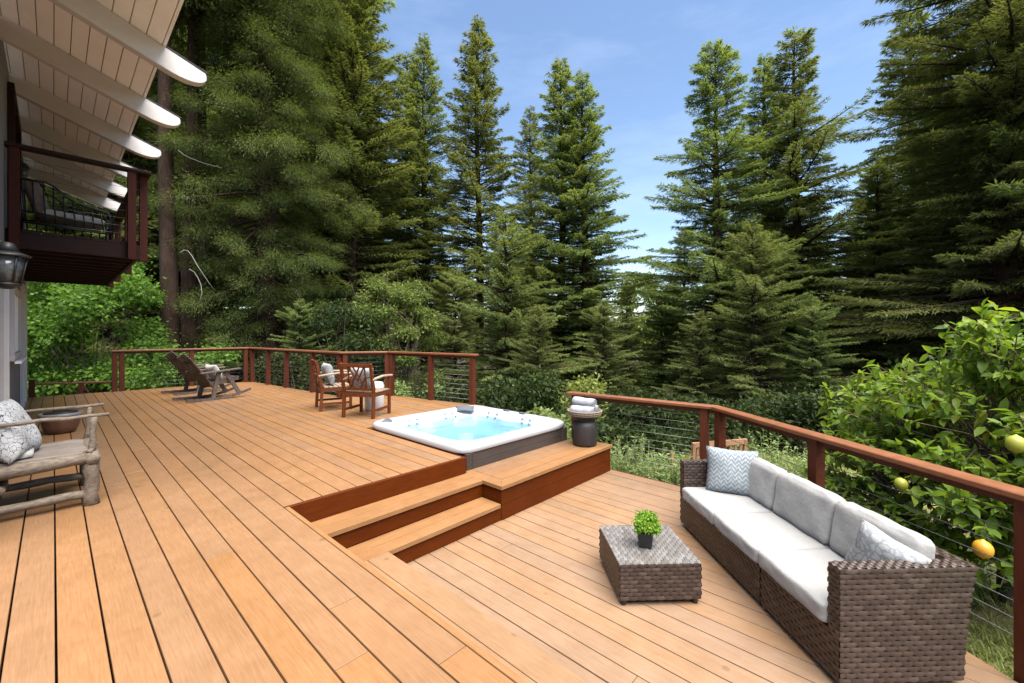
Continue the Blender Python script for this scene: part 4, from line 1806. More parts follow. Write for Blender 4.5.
# ----------------------------------------------------------------------------- iron chair on the balcony
def build_iron():
    y0, y1, fz = 8.20, 8.85, 2.55
    t = thing('iron_chair', 'black iron lounge chair with pale cushions on the balcony', 'chair', (0.1, 8.5, fz))
    off = Vector((0.1, 8.5, fz))
    prof = [(-.33, .70), (-.06, .70), (.02, .66), (.14, .54), (.28, .48), (.44, .445), (.52, .43), (.545, .39), (.55, .0)]
    for y in (y0, y1):
        m = MB()
        m.tube([Vector((x, y, fz + z)) - off for x, z in prof], .014, 6)
        m.tube([Vector((-.33, y, fz + .70)) - off, Vector((-.28, y, fz + .30)) - off, Vector((-.30, y, fz)) - off], .014, 6)
        m.tube([Vector((-.29, y, fz + .16)) - off, Vector((.55, y, fz + .13)) - off], .012, 6)
        m.tube([Vector((-.29, y, fz + .30)) - off, Vector((.55, y, fz + .24)) - off], .012, 6)
        m.build('side_frame', M['black_metal'], t)
        for k in range(9):
            x = -.24 + .09 * k
            zt = np.interp(x, [p[0] for p in prof[:-1]], [p[1] for p in prof[:-1]])
            m = MB()
            m.tube([Vector((x - .03, y, fz + zt)) - off, Vector((x, y, fz + .15)) - off], .0085, 5)
            m.build('bar', M['black_metal'], t)
    m = MB()
    m.tube([Vector((-.33, y0, fz + .70)) - off, Vector((-.33, y1, fz + .70)) - off], .013, 6)
    m.tube([Vector((-.28, y0, fz + .30)) - off, Vector((-.28, y1, fz + .30)) - off], .013, 6)
    m.tube([Vector((.55, y0, fz + .24)) - off, Vector((.55, y1, fz + .24)) - off], .013, 6)
    m.build('cross_bar', M['black_metal'], t)
    m = rounded_box(.62, .58, .10, .03, 8, (0, 0, .01))
    o = m.build('seat_cushion', M['cush_white'], t)
    weld(o)
    o.location = Vector((.18, 8.525, fz + .26)) - off
    o.rotation_euler = (0, math.radians(4), 0)
    m = rounded_box(.13, .58, .44, .04, 8, (.015, 0, 0))
    o = m.build('back_cushion', M['cush_taupe'], t)
    weld(o)
    o.location = Vector((-.08, 8.525, fz + .30)) - off
    o.rotation_euler = (0, math.radians(-16), 0)


M['cush_taupe'] = mat_fabric('taupe_canvas', (0.16, 0.115, 0.095))
build_iron()


# chair on the ground beyond the lower railing
def build_lawn_chair():
    x, y = polar(6.35, 3.05)
    gz = ground_z(x, y)
    t = thing('garden_chair', 'slatted wooden garden chair standing on the ground beyond the lower railing', 'chair', (x, y, gz), -YAW + math.radians(15))
    w = .90
    top = -0.31 - gz
    s0 = top - .48
    tk = M['teak_pale']
    for sx in (-1, 1):
        m = MB()
        m.beam((sx * w / 2, 0, 0), (sx * w / 2, -.06, top + .02), .045, .045, (0, 1, 0))
        m.build('leg', tk, t)
        m = MB()
        m.beam((sx * w / 2, .45, 0), (sx * w / 2, .45, s0 + .22), .045, .045, (0, 1, 0))
        m.build('leg', tk, t)
    m = MB()
    m.beam((-w / 2 + .02, -.058, top - .015), (w / 2 - .02, -.058, top - .015), .03, .075)
    m.build('back_rail', tk, t)
    m = MB()
    m.beam((-w / 2 + .02, -.02, s0 + .06), (w / 2 - .02, -.02, s0 + .06), .03, .05)
    m.build('back_rail', tk, t)
    for k in range(9):
        xx = -w / 2 + .07 + k * (w - .14) / 8
        m = MB()
        m.beam((xx, -.02, s0 + .05), (xx, -.057, top - .04), .042, .016, (0, 1, 0))
        m.build('slat', tk, t)
    m = MB()
    for k in range(6):
        m.box((-w / 2 + .03, .0 + .075 * k, s0), (w / 2 - .03, .062 + .075 * k, s0 + .02))
    m.build('seat', tk, t)


M['teak_pale'] = mat_wood('pale_teak', (0.22, 0.115, 0.062), (0.32, 0.18, 0.105), (9, 9, 2), 0.6, 0.15, 0.4)
build_lawn_chair()

# ----------------------------------------------------------------------------- trees
def limb_tubes(paths, n=5):
    """many tapered limbs as numpy arrays; paths: list of (points(k,3), radii(k))"""
    V, Q = [], []
    o = 0
    ang = np.arange(n) * 2 * PI / n
    for pts, rad in paths:
        pts = np.asarray(pts, float)
        k = len(pts)
        d = np.gradient(pts, axis=0)
        d = norm(d)
        ref = np.where(np.abs(d[:, 2:3]) > .9, np.array([[1.0, 0, 0]]), np.array([[0, 0, 1.0]]))
        a = norm(np.cross(d, ref))
        b = np.cross(d, a)
        r = np.asarray(rad, float)[:, None, None]
        ring = pts[:, None, :] + (a[:, None, :] * np.cos(ang)[None, :, None] + b[:, None, :] * np.sin(ang)[None, :, None]) * r
        V.append(ring.reshape(-1, 3))
        i, j = np.meshgrid(np.arange(k - 1), np.arange(n), indexing='ij')
        q = np.stack([i * n + j, i * n + (j + 1) % n, (i + 1) * n + (j + 1) % n, (i + 1) * n + j], -1).reshape(-1, 4) + o
        Q.append(q)
        o += k * n
    return np.concatenate(V), np.concatenate(Q)


def conifer(seed, H, R, base, nb, per, size, shape, droop, tr, up0=.35, lowang=-.25, ragged=.35, needle='needle', flat_=.30, width=.155, puff=0.0):
    """returns (crown verts, quads), (trunk verts, quads) for a tree with its foot at the origin"""
    rng = np.random.default_rng(seed)
    P, D, WA, LN, WD = [], [], [], [], []
    limbs = []
    lean = rng.normal(size=2) * .006
    zz = np.linspace(-.8, H, 22)
    tp = np.stack([lean[0] * zz + .05 * np.sin(zz * .35 + seed), lean[1] * zz + .05 * np.cos(zz * .3 + seed), zz], 1)
    trr = tr * np.clip(1 - zz / H, 0, 1) ** .8 + .012 + tr * .7 * np.exp(-np.clip(zz + .3, 0, 9) * 1.6)
    limbs.append((tp, trr))
    for i in range(nb):
        t = base + (1 - base) * ((i + rng.uniform(0, 1)) / nb) ** .92
        tt = (t - base) / (1 - base)
        if shape == 'cone':
            pr = (1 - tt) ** .70 * .95 + .02
            if tt < .12:
                pr *= .65 + .35 * tt / .12
        elif shape == 'column':
            pr = min(1, (1 - tt) * 2.4) ** .7 * (.85 + .15 * math.sin(tt * 17 + seed))
        else:               # layered, broad
            pr = min(1.0, (1 - tt) * 1.30) ** .66 + .02
            pr *= .80 + .28 * math.sin(tt * 31 + seed * 1.7 + 2 * math.sin(tt * 11))
        Lb = R * pr * rng.uniform(1 - ragged, 1 + ragged * .45)
        Lb = max(Lb, .25)
        az = i * 2.399963 + rng.normal() * .5
        o = np.array([math.cos(az), math.sin(az), 0])
        sd = np.array([-o[1], o[0], 0])
        z0 = t * H
        el = up0 * tt ** 1.2 + lowang * (1 - tt) + rng.normal() * .10
        dr = droop * (1 - .6 * tt) * rng.uniform(.6, 1.4)
        c0 = np.array([np.interp(z0, zz, tp[:, 0]), np.interp(z0, zz, tp[:, 1]), z0])
        sway = rng.normal() * .12

        def curve(s):
            s = np.asarray(s)[:, None]
            return c0 + o * (Lb * s) + sd * (sway * Lb * s * s) + np.array([0, 0, 1.0]) * (Lb * (el * s - dr * s * s + .55 * dr * s ** 3.2))
        ls = np.array([0, .3, .65, 1.0])
        limbs.append((curve(ls), (.012 + .016 * Lb) * np.array([1, .7, .4, .12])))
        n = max(8, int(1.55 * per * (Lb / R) ** 1.15 * rng.uniform(.7, 1.3)))
        s = .18 + .84 * rng.uniform(0, 1, n) ** .72
        lat = rng.uniform(-1, 1, n) * flat_ * Lb * np.clip(1.08 - s, .03, 1) * (.4 + .6 * np.clip(s * 3, 0, 1))
        p = curve(s) + sd * lat[:, None]
        p[:, 2] -= np.abs(lat) * rng.uniform(.05, .40) - rng.normal(size=n) * .05 * size
        sg = np.where(lat > 0, 1, -1)
        d = o[None] * rng.uniform(.3, 1.0, n)[:, None] + sd[None] * (sg * rng.uniform(.1, .95, n))[:, None]
        d[:, 2] += rng.normal(size=n) * .30 - .04
        if puff:
            nc = max(2, int(Lb * .95))
            cs = rng.uniform(.30, 1.02, nc) ** .7
            cc = curve(cs) + sd * (rng.normal(size=nc) * .16 * Lb)[:, None]
            ci = rng.integers(0, nc, n)
            e = rng.normal(size=(n, 3))
            p = cc[ci] + e * puff * np.array([1, 1, .62]) * rng.uniform(.6, 1.25, nc)[ci][:, None]
            d = o[None] * .5 + e * .40 + rng.normal(size=(n, 3)) * .50
            d[:, 2] -= .35
        d = norm(d)
        upv = np.array([0, 0, 1.0]) + rng.normal(size=(n, 3)) * .45
        w = norm(np.cross(d, upv))
        P.append(p); D.append(d); WA.append(w)
        ln = size * rng.uniform(.55, 1.35, n)
        LN.append(ln); WD.append(ln * width * rng.uniform(.7, 1.4, n))
    P, D, WA, LN, WD = map(np.concatenate, (P, D, WA, LN, WD))
    crown = kites(P, D, WA, LN, WD, bend=LN * .12)
    return crown, limb_tubes(limbs, 6)


def tree_thing(name, label, cat, parts, loc, rz, sc, group, leafmat, barkmat):
    t = thing(name, label, cat, loc, rz, group)
    (cv, cq), (tv, tq) = parts
    mesh_np('crown', cv, cq, M[leafmat], t)
    mesh_np('trunk', tv, tq, M[barkmat], t, smooth=True)
    t.scale = (sc, sc, sc) if not isinstance(sc, tuple) else sc
    return t


PROTO = {}
SPEC = {
    'spire': dict(seed=1, H=26, R=3.3, base=.20, nb=420, per=300, size=.24, shape='cone', droop=.12, tr=.26, up0=.75, lowang=.08, ragged=.45),
    'spire_b': dict(seed=12, H=26, R=3.2, base=.24, nb=370, per=290, size=.24, shape='cone', droop=.18, tr=.24, up0=.75, lowang=.0, ragged=.55),
    'full': dict(seed=2, H=26, R=4.2, base=.04, nb=460, per=360, size=.25, shape='cone', droop=.18, tr=.30, up0=.65, lowang=.02, ragged=.45),
    'full_b': dict(seed=22, H=26, R=4.4, base=.05, nb=430, per=360, size=.25, shape='cone', droop=.22, tr=.30, up0=.6, lowang=-.02, ragged=.5),
    'layered': dict(seed=3, H=25, R=5.0, base=.06, nb=420, per=430, size=.26, shape='layered', droop=.20, tr=.36, up0=.5, lowang=.0, ragged=.4),
    'layered_b': dict(seed=32, H=25, R=4.9, base=.08, nb=410, per=430, size=.26, shape='layered', droop=.26, tr=.34, up0=.55, lowang=-.06, ragged=.45),
    'young': dict(seed=4, H=11, R=3.4, base=.02, nb=250, per=330, size=.20, shape='layered', droop=.16, tr=.14, up0=.6, lowang=.05, ragged=.5),
    'bare': dict(seed=5, H=34, R=3.6, base=.58, nb=230, per=300, size=.26, shape='column', droop=.4, tr=.34, up0=.3, lowang=-.2, puff=.30),
}


def conifer_at(kind, px, ytop, d, label, group=None, leafmat='needle', wide=1.0, name='conifer_tree', rz=None):
    lat = (px - 512) / 427 * d
    x, y = polar(d, lat)
    gz = ground_z(x, y)
    H = (333 - ytop) * d / 427 + EYE - gz
    sp = SPEC[kind]
    s = H / sp['H']
    rz = random.uniform(0, 6.28) if rz is None else rz
    key = (kind, leafmat)
    if key not in PROTO:
        PROTO[key] = tree_thing(name, label, 'tree', conifer(**sp), (x, y, gz), rz, 1, group, leafmat, 'bark')
        t = PROTO[key]
    else:
        t = copy_tree(PROTO[key])
        t.name = name
        t.location = (x, y, gz)
        t.rotation_euler = (0, 0, rz)
        t['label'] = label
        if group:
            t['group'] = group
        elif 'group' in t:
            del t['group']
    t.scale = (s * wide, s * wide, s)
    return t


random.seed(21)
# the two great trees that fill the sides
x, y = polar(21, (268 - 512) / 427 * 21)
tree_thing('redwood_tree', 'huge dark redwood with drooping clumped foliage rising out of view on the left', 'tree',
           conifer(41, 38, 4.1, .065, 640, 1150, .135, 'column', .55, .55, up0=.1, lowang=-.2, ragged=.5, flat_=.30, puff=.27),
           (x, y, ground_z(x, y)), 0.4, 1, None, 'needle_dark', 'bark')
x, y = polar(17, (1008 - 512) / 427 * 17)
tree_thing('conifer_tree', 'large broad conifer with flat layered boughs filling the upper right edge', 'tree',
           conifer(42, 30, 5.9, .05, 720, 640, .23, 'layered', .20, .42, up0=.35, lowang=.02, ragged=.4),
           (x, y, ground_z(x, y)), 1.1, 1, None, 'needle', 'bark')

CONIFERS = [
    ('bare', 169, -330, 18, 'nearest bare dark trunk beside the rafter tails, left of the huge redwood'),
    ('bare', 189, -260, 19.5, 'bare dark trunk between the pale-barked one and the huge redwood'),
    ('bare', 206, -280, 21, 'slim bare trunk just left of the huge redwood, half in its shade'),
    ('full', 352, -70, 27, 'tall green conifer leaning out of the top just right of the huge redwood'),
    ('full_b', 330, -130, 31, 'tall conifer mostly hidden behind the right side of the huge redwood'),
    ('spire', 425, 38, 31, 'slender conifer with a visible trunk, first spire right of the huge redwood'),
    ('spire_b', 409, 55, 34, 'slender conifer close behind and left of the first spire'),
    ('spire', 480, 21, 28, 'tallest slim spire, standing alone against the sky in the left middle'),
    ('spire_b', 532, 108, 35, 'shorter thin conifer between the lone spire and the twin-topped pair'),
    ('full', 562, 62, 28, 'left tree of the twin-topped pair in the middle of the view'),
    ('full_b', 586, 71, 27, 'right tree of the twin-topped pair, its boughs reaching into the sky gap'),
    ('layered', 721, 38, 25, 'broad conifer at the right edge of the sky gap'),
    ('layered_b', 798, 29, 26, 'tallest layered conifer right of the sky gap, with a narrow tip'),
    ('spire', 764, 58, 29, 'slim conifer tip squeezed between two broad layered conifers'),
    ('layered', 872, 168, 23, 'low layered conifer left of the great conifer at the right edge'),
    ('spire_b', 914, -12, 27, 'thin sparse conifer showing beside the great conifer at the right edge'),
    ('layered_b', 946, 40, 22, 'dense layered conifer just behind the left side of the great right-hand conifer'),
]
for k, px, yt, d, lab in CONIFERS:
    conifer_at(k, px, yt, d, lab, leafmat='needle', wide=random.uniform(1.12, 1.30))
for px, yt, d, lab in ((506, 216, 20, 'young bushy fir standing below the lone spire'), (752, 222, 18.5, 'young fir in front of the broad layered conifers'),
                       (662, 296, 26, 'small dark fir under the sky gap'), (456, 268, 24, 'young fir between the bright bay tree and the lone spire'),
                       (604, 300, 21, 'small fir low in the middle, behind the drum stool'), (538, 306, 17, 'low spreading fir directly behind the hot tub'),
                       (700, 312, 19, 'low spreading fir above the corner of the lower railing'), (812, 296, 17, 'low spreading fir left of the citrus tree'),
                       (300, 300, 17, 'low spreading fir behind the railing left of the teak chairs')):
    conifer_at('young', px, yt, d, lab, leafmat='needle', wide=1.1)
# the forest behind
bg_kinds = ['full', 'full_b', 'layered', 'layered_b', 'spire', 'bare']
BACK = []
for px in range(-330, 1500, 34):
    for row, (d0, d1) in enumerate(((36, 46), (52, 70))):
        pxx = px + random.uniform(-14, 14) + row * 17
        if 596 < pxx < 678:
            yt = random.uniform(272, 290)
        elif 385 < pxx <= 596:
            yt = random.uniform(228, 262)
        elif 678 <= pxx < 860:
            yt = random.uniform(170, 240)
        elif pxx >= 860:
            yt = random.uniform(150, 215) if pxx < 930 else random.uniform(60, 150)
        else:
            yt = random.uniform(-40, 120) if pxx < 330 else random.uniform(120, 230)
        d = random.uniform(d0, d1)
        k = random.choice(bg_kinds[:5]) if pxx > 380 else random.choice(bg_kinds)
        conifer_at(k, pxx, yt, d, 'dark conifer far back in the forest, mostly hidden by nearer trees', 'conifers far back in the forest', wide=random.uniform(1.05, 1.4))
# trees around the plot, left and right of the view
for px, d, yt, k in ((60, 24, -250, 'full'), (118, 23, -220, 'full_b'), (142, 30, -120, 'layered'), (20, 32, -150, 'layered_b'), (-140, 26, -260, 'full'),
                     (1130, 16, -250, 'layered'), (1250, 19, -200, 'full_b'), (1075, 24, -120, 'layered_b')):
    if px < 0 or px > 1024:
        conifer_at(k, px, yt, d, 'dark conifer far back in the forest, mostly hidden by nearer trees', 'conifers far back in the forest', wide=1.1)
    else:
        conifer_at(k, px, yt, d, {60: 'tall conifer behind the balcony end of the house', 118: 'tall conifer glimpsed between the balcony and the rafter tails',
                                  142: 'conifer behind the bare trunks beside the rafter tails', 20: 'conifer hidden behind the house wall and the bright maple'}[px], wide=1.1)


def bush_thing(name, label, cat, d, px, lobes, n, ls, lw, leafmat, seed, stems=6, shell=.5, group=None, dz=0.0, bark='bark_grey'):
    """leafy shrub or small tree; lobes are given relative to its foot"""
    lat = (px - 512) / 427 * d
    x, y = polar(d, lat)
    gz = ground_z(x, y) + dz
    t = thing(name, label, cat, (x, y, gz), -YAW, group)      # local x runs to the viewer's right, y away
    rng = np.random.default_rng(seed)
    v, q = leafball(n, rng, lobes, ls, lw, shell)
    mesh_np('foliage' if cat != 'tree' else 'crown', v, q, M[leafmat], t)
    paths = []
    hub = np.array([0, 0, lobes[0][2] * .35])
    r0 = .02 + .028 * lobes[0][2]
    paths.append((np.array([[0, 0, -.3], [0, 0, 0], hub]), np.array([r0 * 1.2, r0, r0 * .8])))
    for l in lobes:
        c = np.array(l[:3])
        for k in range(max(1, stems // 3)):
            tip = c + rng.normal(size=3) * np.array(l[3:]) * .45
            mid = hub * .45 + tip * .55 + rng.normal(size=3) * .08 * np.linalg.norm(tip)
            paths.append((np.array([hub, mid, tip, tip + (tip - mid) * .4]), np.array([r0 * .5, r0 * .33, r0 * .15, r0 * .05])))
    tv, tq = limb_tubes(paths, 6)
    mesh_np('stem' if cat != 'tree' else 'trunk', tv, tq, M[bark], t, smooth=True)
    return t


def rnd_lobes(rng, n, w, dp, z0, z1, r):
    out = []
    for _ in range(n):
        z = rng.uniform(z0, z1)
        k = math.sin(PI * min(1, max(.12, (z - z0 * .4) / (z1 * 1.08 - z0 * .4)))) ** .5
        a = rng.uniform(0, 2 * PI)
        q = rng.uniform(.35, 1) ** .6
        rr = r * rng.uniform(.65, 1.25)
        out.append((w * k * q * math.cos(a), dp * k * q * math.sin(a), z, rr, rr, rr * .72))
    return out


rg = random.Random(31)
bush_thing('maple_tree', 'bright green maple spreading below the balcony at the far end of the deck', 'tree', 15.5, 92,
           rnd_lobes(rg, 38, 2.75, 2.0, .5, 5.7, .75), 26000, .13, .75, 'maple', 51, 3)
bush_thing('maple_tree', 'lower bright green maple against the house end, left of the larger one', 'tree', 16.5, 40,
           rnd_lobes(rg, 18, 1.6, 1.4, .5, 4.4, .7), 14000, .13, .75, 'maple', 52, 3)
bush_thing('leafy_bush', 'fresh green bush behind the far railing beside the rocking chairs', 'bush', 15.0, 186,
           rnd_lobes(rg, 14, 1.7, 1.0, .5, 2.3, .55), 7000, .12, .7, 'maple', 53, 3)
bush_thing('bay_tree', 'rounded yellow-green broadleaf tree between the huge redwood and the lone spire', 'tree', 19.5, 400,
           rnd_lobes(rg, 46, 2.25, 1.7, 1.0, 6.3, .52), 24000, .125, .45, 'olive_deep', 54, 3, .75)
bush_thing('bay_tree', 'darker rounded broadleaf tree left of the bright one, behind the teak chairs', 'tree', 18, 340,
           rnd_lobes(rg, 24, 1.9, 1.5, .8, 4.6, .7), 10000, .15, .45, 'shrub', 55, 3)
bush_thing('bay_tree', 'pale hazy broadleaf tree far back in the bottom of the sky gap', 'tree', 46, 644,
           rnd_lobes(rg, 30, 3.4, 3, 1.5, 12.5, 1.4), 12000, .34, .5, 'olive', 56, 3)
BUSHES = [
    (412, 13.0, 1.0, 1.7, 'herb', 'light green bush behind the teak chairs and white stool'),
    (296, 15.0, 1.5, 2.0, 'shrub', 'dark bush behind the railing left of the teak chairs'),
    (452, 11.5, 1.0, 1.3, 'shrub', 'dark bush behind the last railing bay beside the tub'),
    (515, 11.0, 1.4, 1.5, 'shrub', 'dark bush just behind the hot tub'),
    (566, 12.5, 1.3, 1.6, 'olive', 'yellow-green bush behind the right end of the hot tub'),
    (625, 13.5, 1.6, 1.2, 'shrub', 'dark bush behind the drum stool and lower railing'),
    (690, 13.0, 1.4, 1.0, 'shrub', 'low dark bush behind the corner of the lower railing'),
    (655, 10.0, 1.1, 1.0, 'shrub', 'low dark bush beyond the herbs, left of the lower railing corner'),
    (738, 10.5, 1.2, .9, 'shrub', 'low dark bush seen above the far end of the sofa back'),
    (785, 11.0, 1.2, 1.0, 'shrub', 'low dark bush under the layered conifers, left of the citrus tree'),
    (840, 9.5, 1.1, 1.2, 'shrub', 'low dark bush directly behind the left tip of the citrus tree'),
    (905, 8.5, 1.2, 1.7, 'shrub', 'dark bush behind the middle of the citrus tree'),
    (985, 7.5, 1.2, 1.8, 'shrub', 'dark bush behind the right side of the citrus tree'),
    (630, 9.2, .9, .60, 'shrub', 'lowest dark bush just beyond the herbs, seen under the lower rail'),
    (560, 9.0, .7, 1.0, 'herb', 'low fresh green bush between the tub and the drum stool'),
]
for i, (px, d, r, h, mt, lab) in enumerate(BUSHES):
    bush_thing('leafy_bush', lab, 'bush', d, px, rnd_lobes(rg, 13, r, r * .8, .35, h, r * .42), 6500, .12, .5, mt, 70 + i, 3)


def herb_thing(label, d, px, w, h, n, seed, mat='herb', name='herb_clump', cat='herbs'):
    lat = (px - 512) / 427 * d
    x, y = polar(d, lat)
    t = thing(name, label, cat, (x, y, ground_z(x, y)), -YAW)
    rng = np.random.default_rng(seed)
    st, P, D, Wd, LN = [], [], [], [], []
    for k in range(n):
        a, q = rng.uniform(0, 2 * PI), rng.uniform(0, 1) ** .6
        b = np.array([w * q * math.cos(a), w * .8 * q * math.sin(a), 0])
        hh = h * rng.uniform(.55, 1.05) * (1 - .35 * q)
        tip = b + np.array([b[0] * .35 + rng.normal() * .08, b[1] * .35 + rng.normal() * .08, hh])
        mid = (b + tip) / 2 + rng.normal(size=3) * .03
        st.append((np.array([b, mid, tip]), np.array([.005, .004, .002])))
        m = int(16 * hh / .6) + 4
        s = rng.uniform(.12, 1.0, m)[:, None]
        p = b * (1 - s) ** 2 + 2 * mid * s * (1 - s) + tip * s * s
        az = rng.uniform(0, 2 * PI, m)
        dd = norm(np.stack([np.cos(az), np.sin(az), rng.uniform(.1, 1.1, m)], 1))
        P.append(p); D.append(dd); Wd.append(norm(np.cross(dd, np.array([0, 0, 1.0]) + rng.normal(size=(m, 3)) * .3)))
        LN.append(.075 * rng.uniform(.5, 1.3, m))
    P, D, Wd, LN = map(np.concatenate, (P, D, Wd, LN))
    v, q = kites(P, D, Wd, LN, LN * .34, bend=LN * .2)
    mesh_np('foliage', v, q, M[mat], t)
    tv, tq = limb_tubes(st, 4)
    mesh_np('stem', tv, tq, M['herb_stem'], t, smooth=True)


M['herb_stem'] = mat_plain('herb_stems', (0.16, 0.19, 0.08), 0.8, 0.2, 5)
herb_thing('tall feathery herb clump beyond the lower deck end, right of the ledge', 6.6, 632, .55, .78, 150, 81)
herb_thing('grey-green herb clump beyond the lower deck, nearest the wicker sofa', 6.0, 668, .40, .62, 110, 82)
herb_thing('low herb clump just past the end of the timber ledge', 7.2, 605, .40, .50, 90, 83)
herb_thing('green herb clump behind the sofa back, near the railing corner', 6.6, 768, .55, .80, 130, 84)
herb_thing('green herb clump behind the sofa, left of the middle rail post', 5.8, 808, .45, .60, 110, 85)
herb_thing('leafy weeds below the citrus tree, seen through the cables', 4.6, 850, .6, .65, 150, 86)
herb_thing('leafy weeds behind the near part of the sofa back', 4.0, 930, .5, .5, 120, 87)


def build_grass():
    rng = np.random.default_rng(91)
    pts = []
    while len(pts) < 26000:
        x, y = rng.uniform(2.6, 12), rng.uniform(-3.2, 8.5)
        if x < 5.1 and y > 1.6:
            continue
        nrm = Vector((-RDIR.y, RDIR.x))
        if nrm.dot(Vector((3, 1.5)) - RB) < 0:
            nrm = -nrm
        if nrm.dot(Vector((x, y)) - RB) > -.02 and x < 5.1:
            continue
        if math.sin(x * 2.1 + 1) * math.cos(y * 1.7) + rng.uniform(-.9, .9) < -.5:
            continue
        pts.append((x, y, ground_z(x, y)))
    k = 0
    while k < 11000:
        x, y = rng.uniform(3.0, 5.6), rng.uniform(-2.2, 1.4)
        nrm = Vector((-RDIR.y, RDIR.x))
        if nrm.dot(Vector((3, 1.5)) - RB) < 0:
            nrm = -nrm
        if nrm.dot(Vector((x, y)) - RB) > -.02:
            continue
        if math.sin(x * 5.1 + 1) * math.cos(y * 4.7) + rng.uniform(-.9, .9) < -.2:
            continue
        pts.append((x, y, ground_z(x, y)))
        k += 1
    p = np.array(pts)
    n = len(p)
    az = rng.uniform(0, 2 * PI, n)
    d = norm(np.stack([np.cos(az) * .6, np.sin(az) * .6, rng.uniform(.5, 1.5, n)], 1))
    w = norm(np.cross(d, np.array([0, 0, 1.0]) + rng.normal(size=(n, 3)) * .1))
    ln = .11 * rng.uniform(.4, 1.4, n)
    v, q = kites(p, d, w, ln, np.full(n, .010), bend=ln * .25)
    tag(mesh_np('grass', v, q, M['grass']), 'short patchy grass on the slope below the lower deck', 'grass', kind='stuff')


build_grass()


def leaves12(P, D, U, LN, WD, curl):
    """folded, curled broad leaves: 3 x 4 vertices each"""
    n = len(P)
    side = norm(np.cross(D, U))
    U = np.cross(side, D)
    v = np.empty((n, 12, 3))
    for k, (s, w) in enumerate(((0, .05), (.32, .92), (.68, .80), (1.0, .03))):
        c = P + D * (LN * s)[:, None] - U * (curl * LN * s * s)[:, None]
        e = side * (WD * .5 * w)[:, None]
        f = U * (WD * .5 * w * .38)[:, None]
        v[:, k * 3] = c - e + f
        v[:, k * 3 + 1] = c
        v[:, k * 3 + 2] = c + e + f
    q = []
    for k in range(3):
        q += [(k * 3, k * 3 + 1, k * 3 + 4, k * 3 + 3), (k * 3 + 1, k * 3 + 2, k * 3 + 5, k * 3 + 4)]
    q = np.array(q)[None] + (np.arange(n) * 12)[:, None, None]
    return v.reshape(-1, 3), q.reshape(-1, 4)


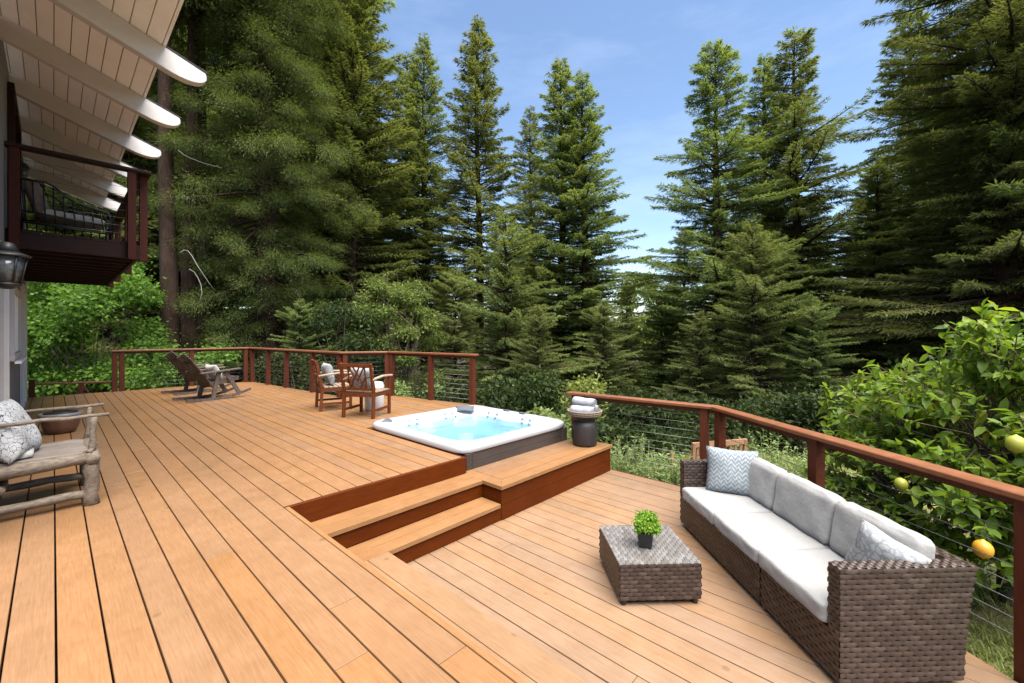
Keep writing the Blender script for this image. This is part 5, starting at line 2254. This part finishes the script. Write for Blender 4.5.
def build_citrus():
    foot = polar(3.55, 4.15)
    gz = ground_z(*foot)
    t = thing('citrus_tree', 'citrus tree with broad glossy leaves and yellow fruit beyond the railing at right', 'tree', (foot[0], foot[1], gz), -YAW)
    rng = np.random.default_rng(101)
    # local: x right, y away from the terrace viewpoint, z up from its foot (subtract foot: d 3.55, lat 4.15)
    T = lambda d, lat, z: np.array([lat - 4.15, d - 3.55, z - gz])
    lobes = [(3.6, 4.05, .55, .85, .80, .70), (4.25, 3.70, .62, .62, .6, .42), (4.1, 3.55, .05, .62, .6, .45), (3.5, 3.95, 1.18, .42, .42, .34), (3.0, 4.2, .85, .6, .6, .50),
             (3.05, 3.62, -.15, .50, .5, .48), (2.75, 3.65, .45, .42, .4, .5), (3.9, 4.7, 1.0, .6, .6, .5), (4.55, 3.95, .35, .5, .5, .5), (2.6, 3.9, 1.0, .4, .4, .4), (3.1, 3.25, .18, .30, .4, .35), (3.6, 3.35, -.50, .45, .5, .35), (3.3, 4.2, -.3, .6, .5, .4), (4.3, 3.35, -.35, .45, .5, .35)]
    paths = []
    P, D, U, LN = [], [], [], []
    fork = np.array([0, 0, .55])
    paths.append((np.array([[0, 0, -.3], [.02, .03, .2], fork]), np.array([.085, .075, .06])))
    twigs = []
    for (d, lat, z, rx, ry, rz) in lobes:
        c = T(d, lat, z)
        hub = fork * .35 + c * .65 + rng.normal(size=3) * .06
        paths.append((np.array([fork, (fork + hub) / 2 + rng.normal(size=3) * .07 + np.array([0, 0, .08]), hub, c]), np.array([.042, .032, .024, .015])))
        m = int(66 * (rx * ry * rz / .2) ** .6) + 12
        for k in range(m):
            u = rng.normal(size=3)
            u /= np.linalg.norm(u)
            tip = c + u * np.array([rx, ry, rz]) * rng.uniform(.55, 1.08)
            st = hub + rng.normal(size=3) * .08
            mid = (st + tip) / 2 + np.array([0, 0, .06]) + rng.normal(size=3) * .04
            twigs.append((st, mid, tip))
            paths.append((np.array([st, mid, tip]), np.array([.006, .0045, .0025])))
    # upright leading shoots
    for (d, lat, z) in ((3.35, 3.70, 1.45), (3.5, 3.85, 1.52), (3.2, 3.95, 1.42), (3.7, 4.2, 1.5), (4.5, 3.3, .62), (3.0, 4.0, 1.38), (4.4, 3.25, .25)):
        tip = T(d, lat, z)
        st = tip + np.array([.15, .05, -.5])
        mid = (st + tip) / 2 + rng.normal(size=3) * .03
        twigs += [(st, mid, tip)] * 2
        paths.append((np.array([st, mid, tip]), np.array([.010, .007, .003])))
    for st, mid, tip in twigs:
        m = int(rng.uniform(11, 20))
        s = (rng.uniform(.30, 1.0, m) ** .7)[:, None]
        p = st * (1 - s) ** 2 + 2 * mid * s * (1 - s) + tip * s * s
        ax = (tip - mid) / np.linalg.norm(tip - mid)
        d = norm(ax[None] * .5 + rng.normal(size=(m, 3)) * .65 + np.array([0, 0, -.22]))
        u = norm(np.array([0, 0, 1.0]) + rng.normal(size=(m, 3)) * .45)
        P.append(p); D.append(d); U.append(u)
        LN.append(.104 * rng.uniform(.5, 1.25, m))
    P, D, U, LN = map(np.concatenate, (P, D, U, LN))
    v, q = leaves12(P, D, U, LN, LN * rng.uniform(.42, .56, len(LN)), rng.uniform(.05, .40, len(LN)))
    mesh_np('crown', v, q, M['citrus'], t, smooth=True)
    tv, tq = limb_tubes(paths, 7)
    mesh_np('trunk', tv, tq, M['bark_grey'], t, smooth=True)
    for px, py, d, mt, r, lab in ((983, 549, 2.72, 'lemon', .050, 'low orange-yellow one by the cables'), (1016, 444, 2.75, 'lime', .050, 'large green-yellow one at the right edge'), (901, 484, 3.3, 'lime', .043, 'small green one above the rail'),
                                  ):
        c = T(d, (px - 512) / 427 * d, EYE + (333 - py) * d / 427)
        m = MB()
        pr = []
        for k in range(13):
            a = PI * k / 12
            rr = r * math.sin(a)
            zz = -r * 1.12 * math.cos(a)
            if k in (0, 12):
                rr = r * .10
                zz *= 1.10
            pr.append((max(rr, .002), zz))
        m.lathe(pr, 18, tuple(c))
        m.build('fruit', M[mt], t)


build_citrus()

# pale dead branches hanging among the bare trunks
t = thing('dead_branch', 'pale bare hooked branch hanging among the dark trunks left of the huge redwood', 'branch', (0, 0, 0))


def pxpt(px, py, d):
    x, y = polar(d, (px - 512) / 427 * d)
    return (x, y, EYE + (333 - py) * d / 427)


for pl, r in (([(180, 253), (184, 250), (188, 251), (192, 256), (197, 265), (203, 274), (209, 283), (215, 291)], .022), ([(189, 269), (194, 272), (198, 278), (201, 285), (202, 293), (200, 301), (195, 308)], .020),
              ([(178, 150), (184, 155), (190, 158), (203, 163), (222, 168)], .013)):
    m = MB()
    n = len(pl)
    m.tube([pxpt(a, b, 16.6 + .15 * math.sin(i)) for i, (a, b) in enumerate(pl)], [r * (1 - .6 * i / n) for i in range(n)], 6)
    m.build('twig', M['deadtwig'], t)
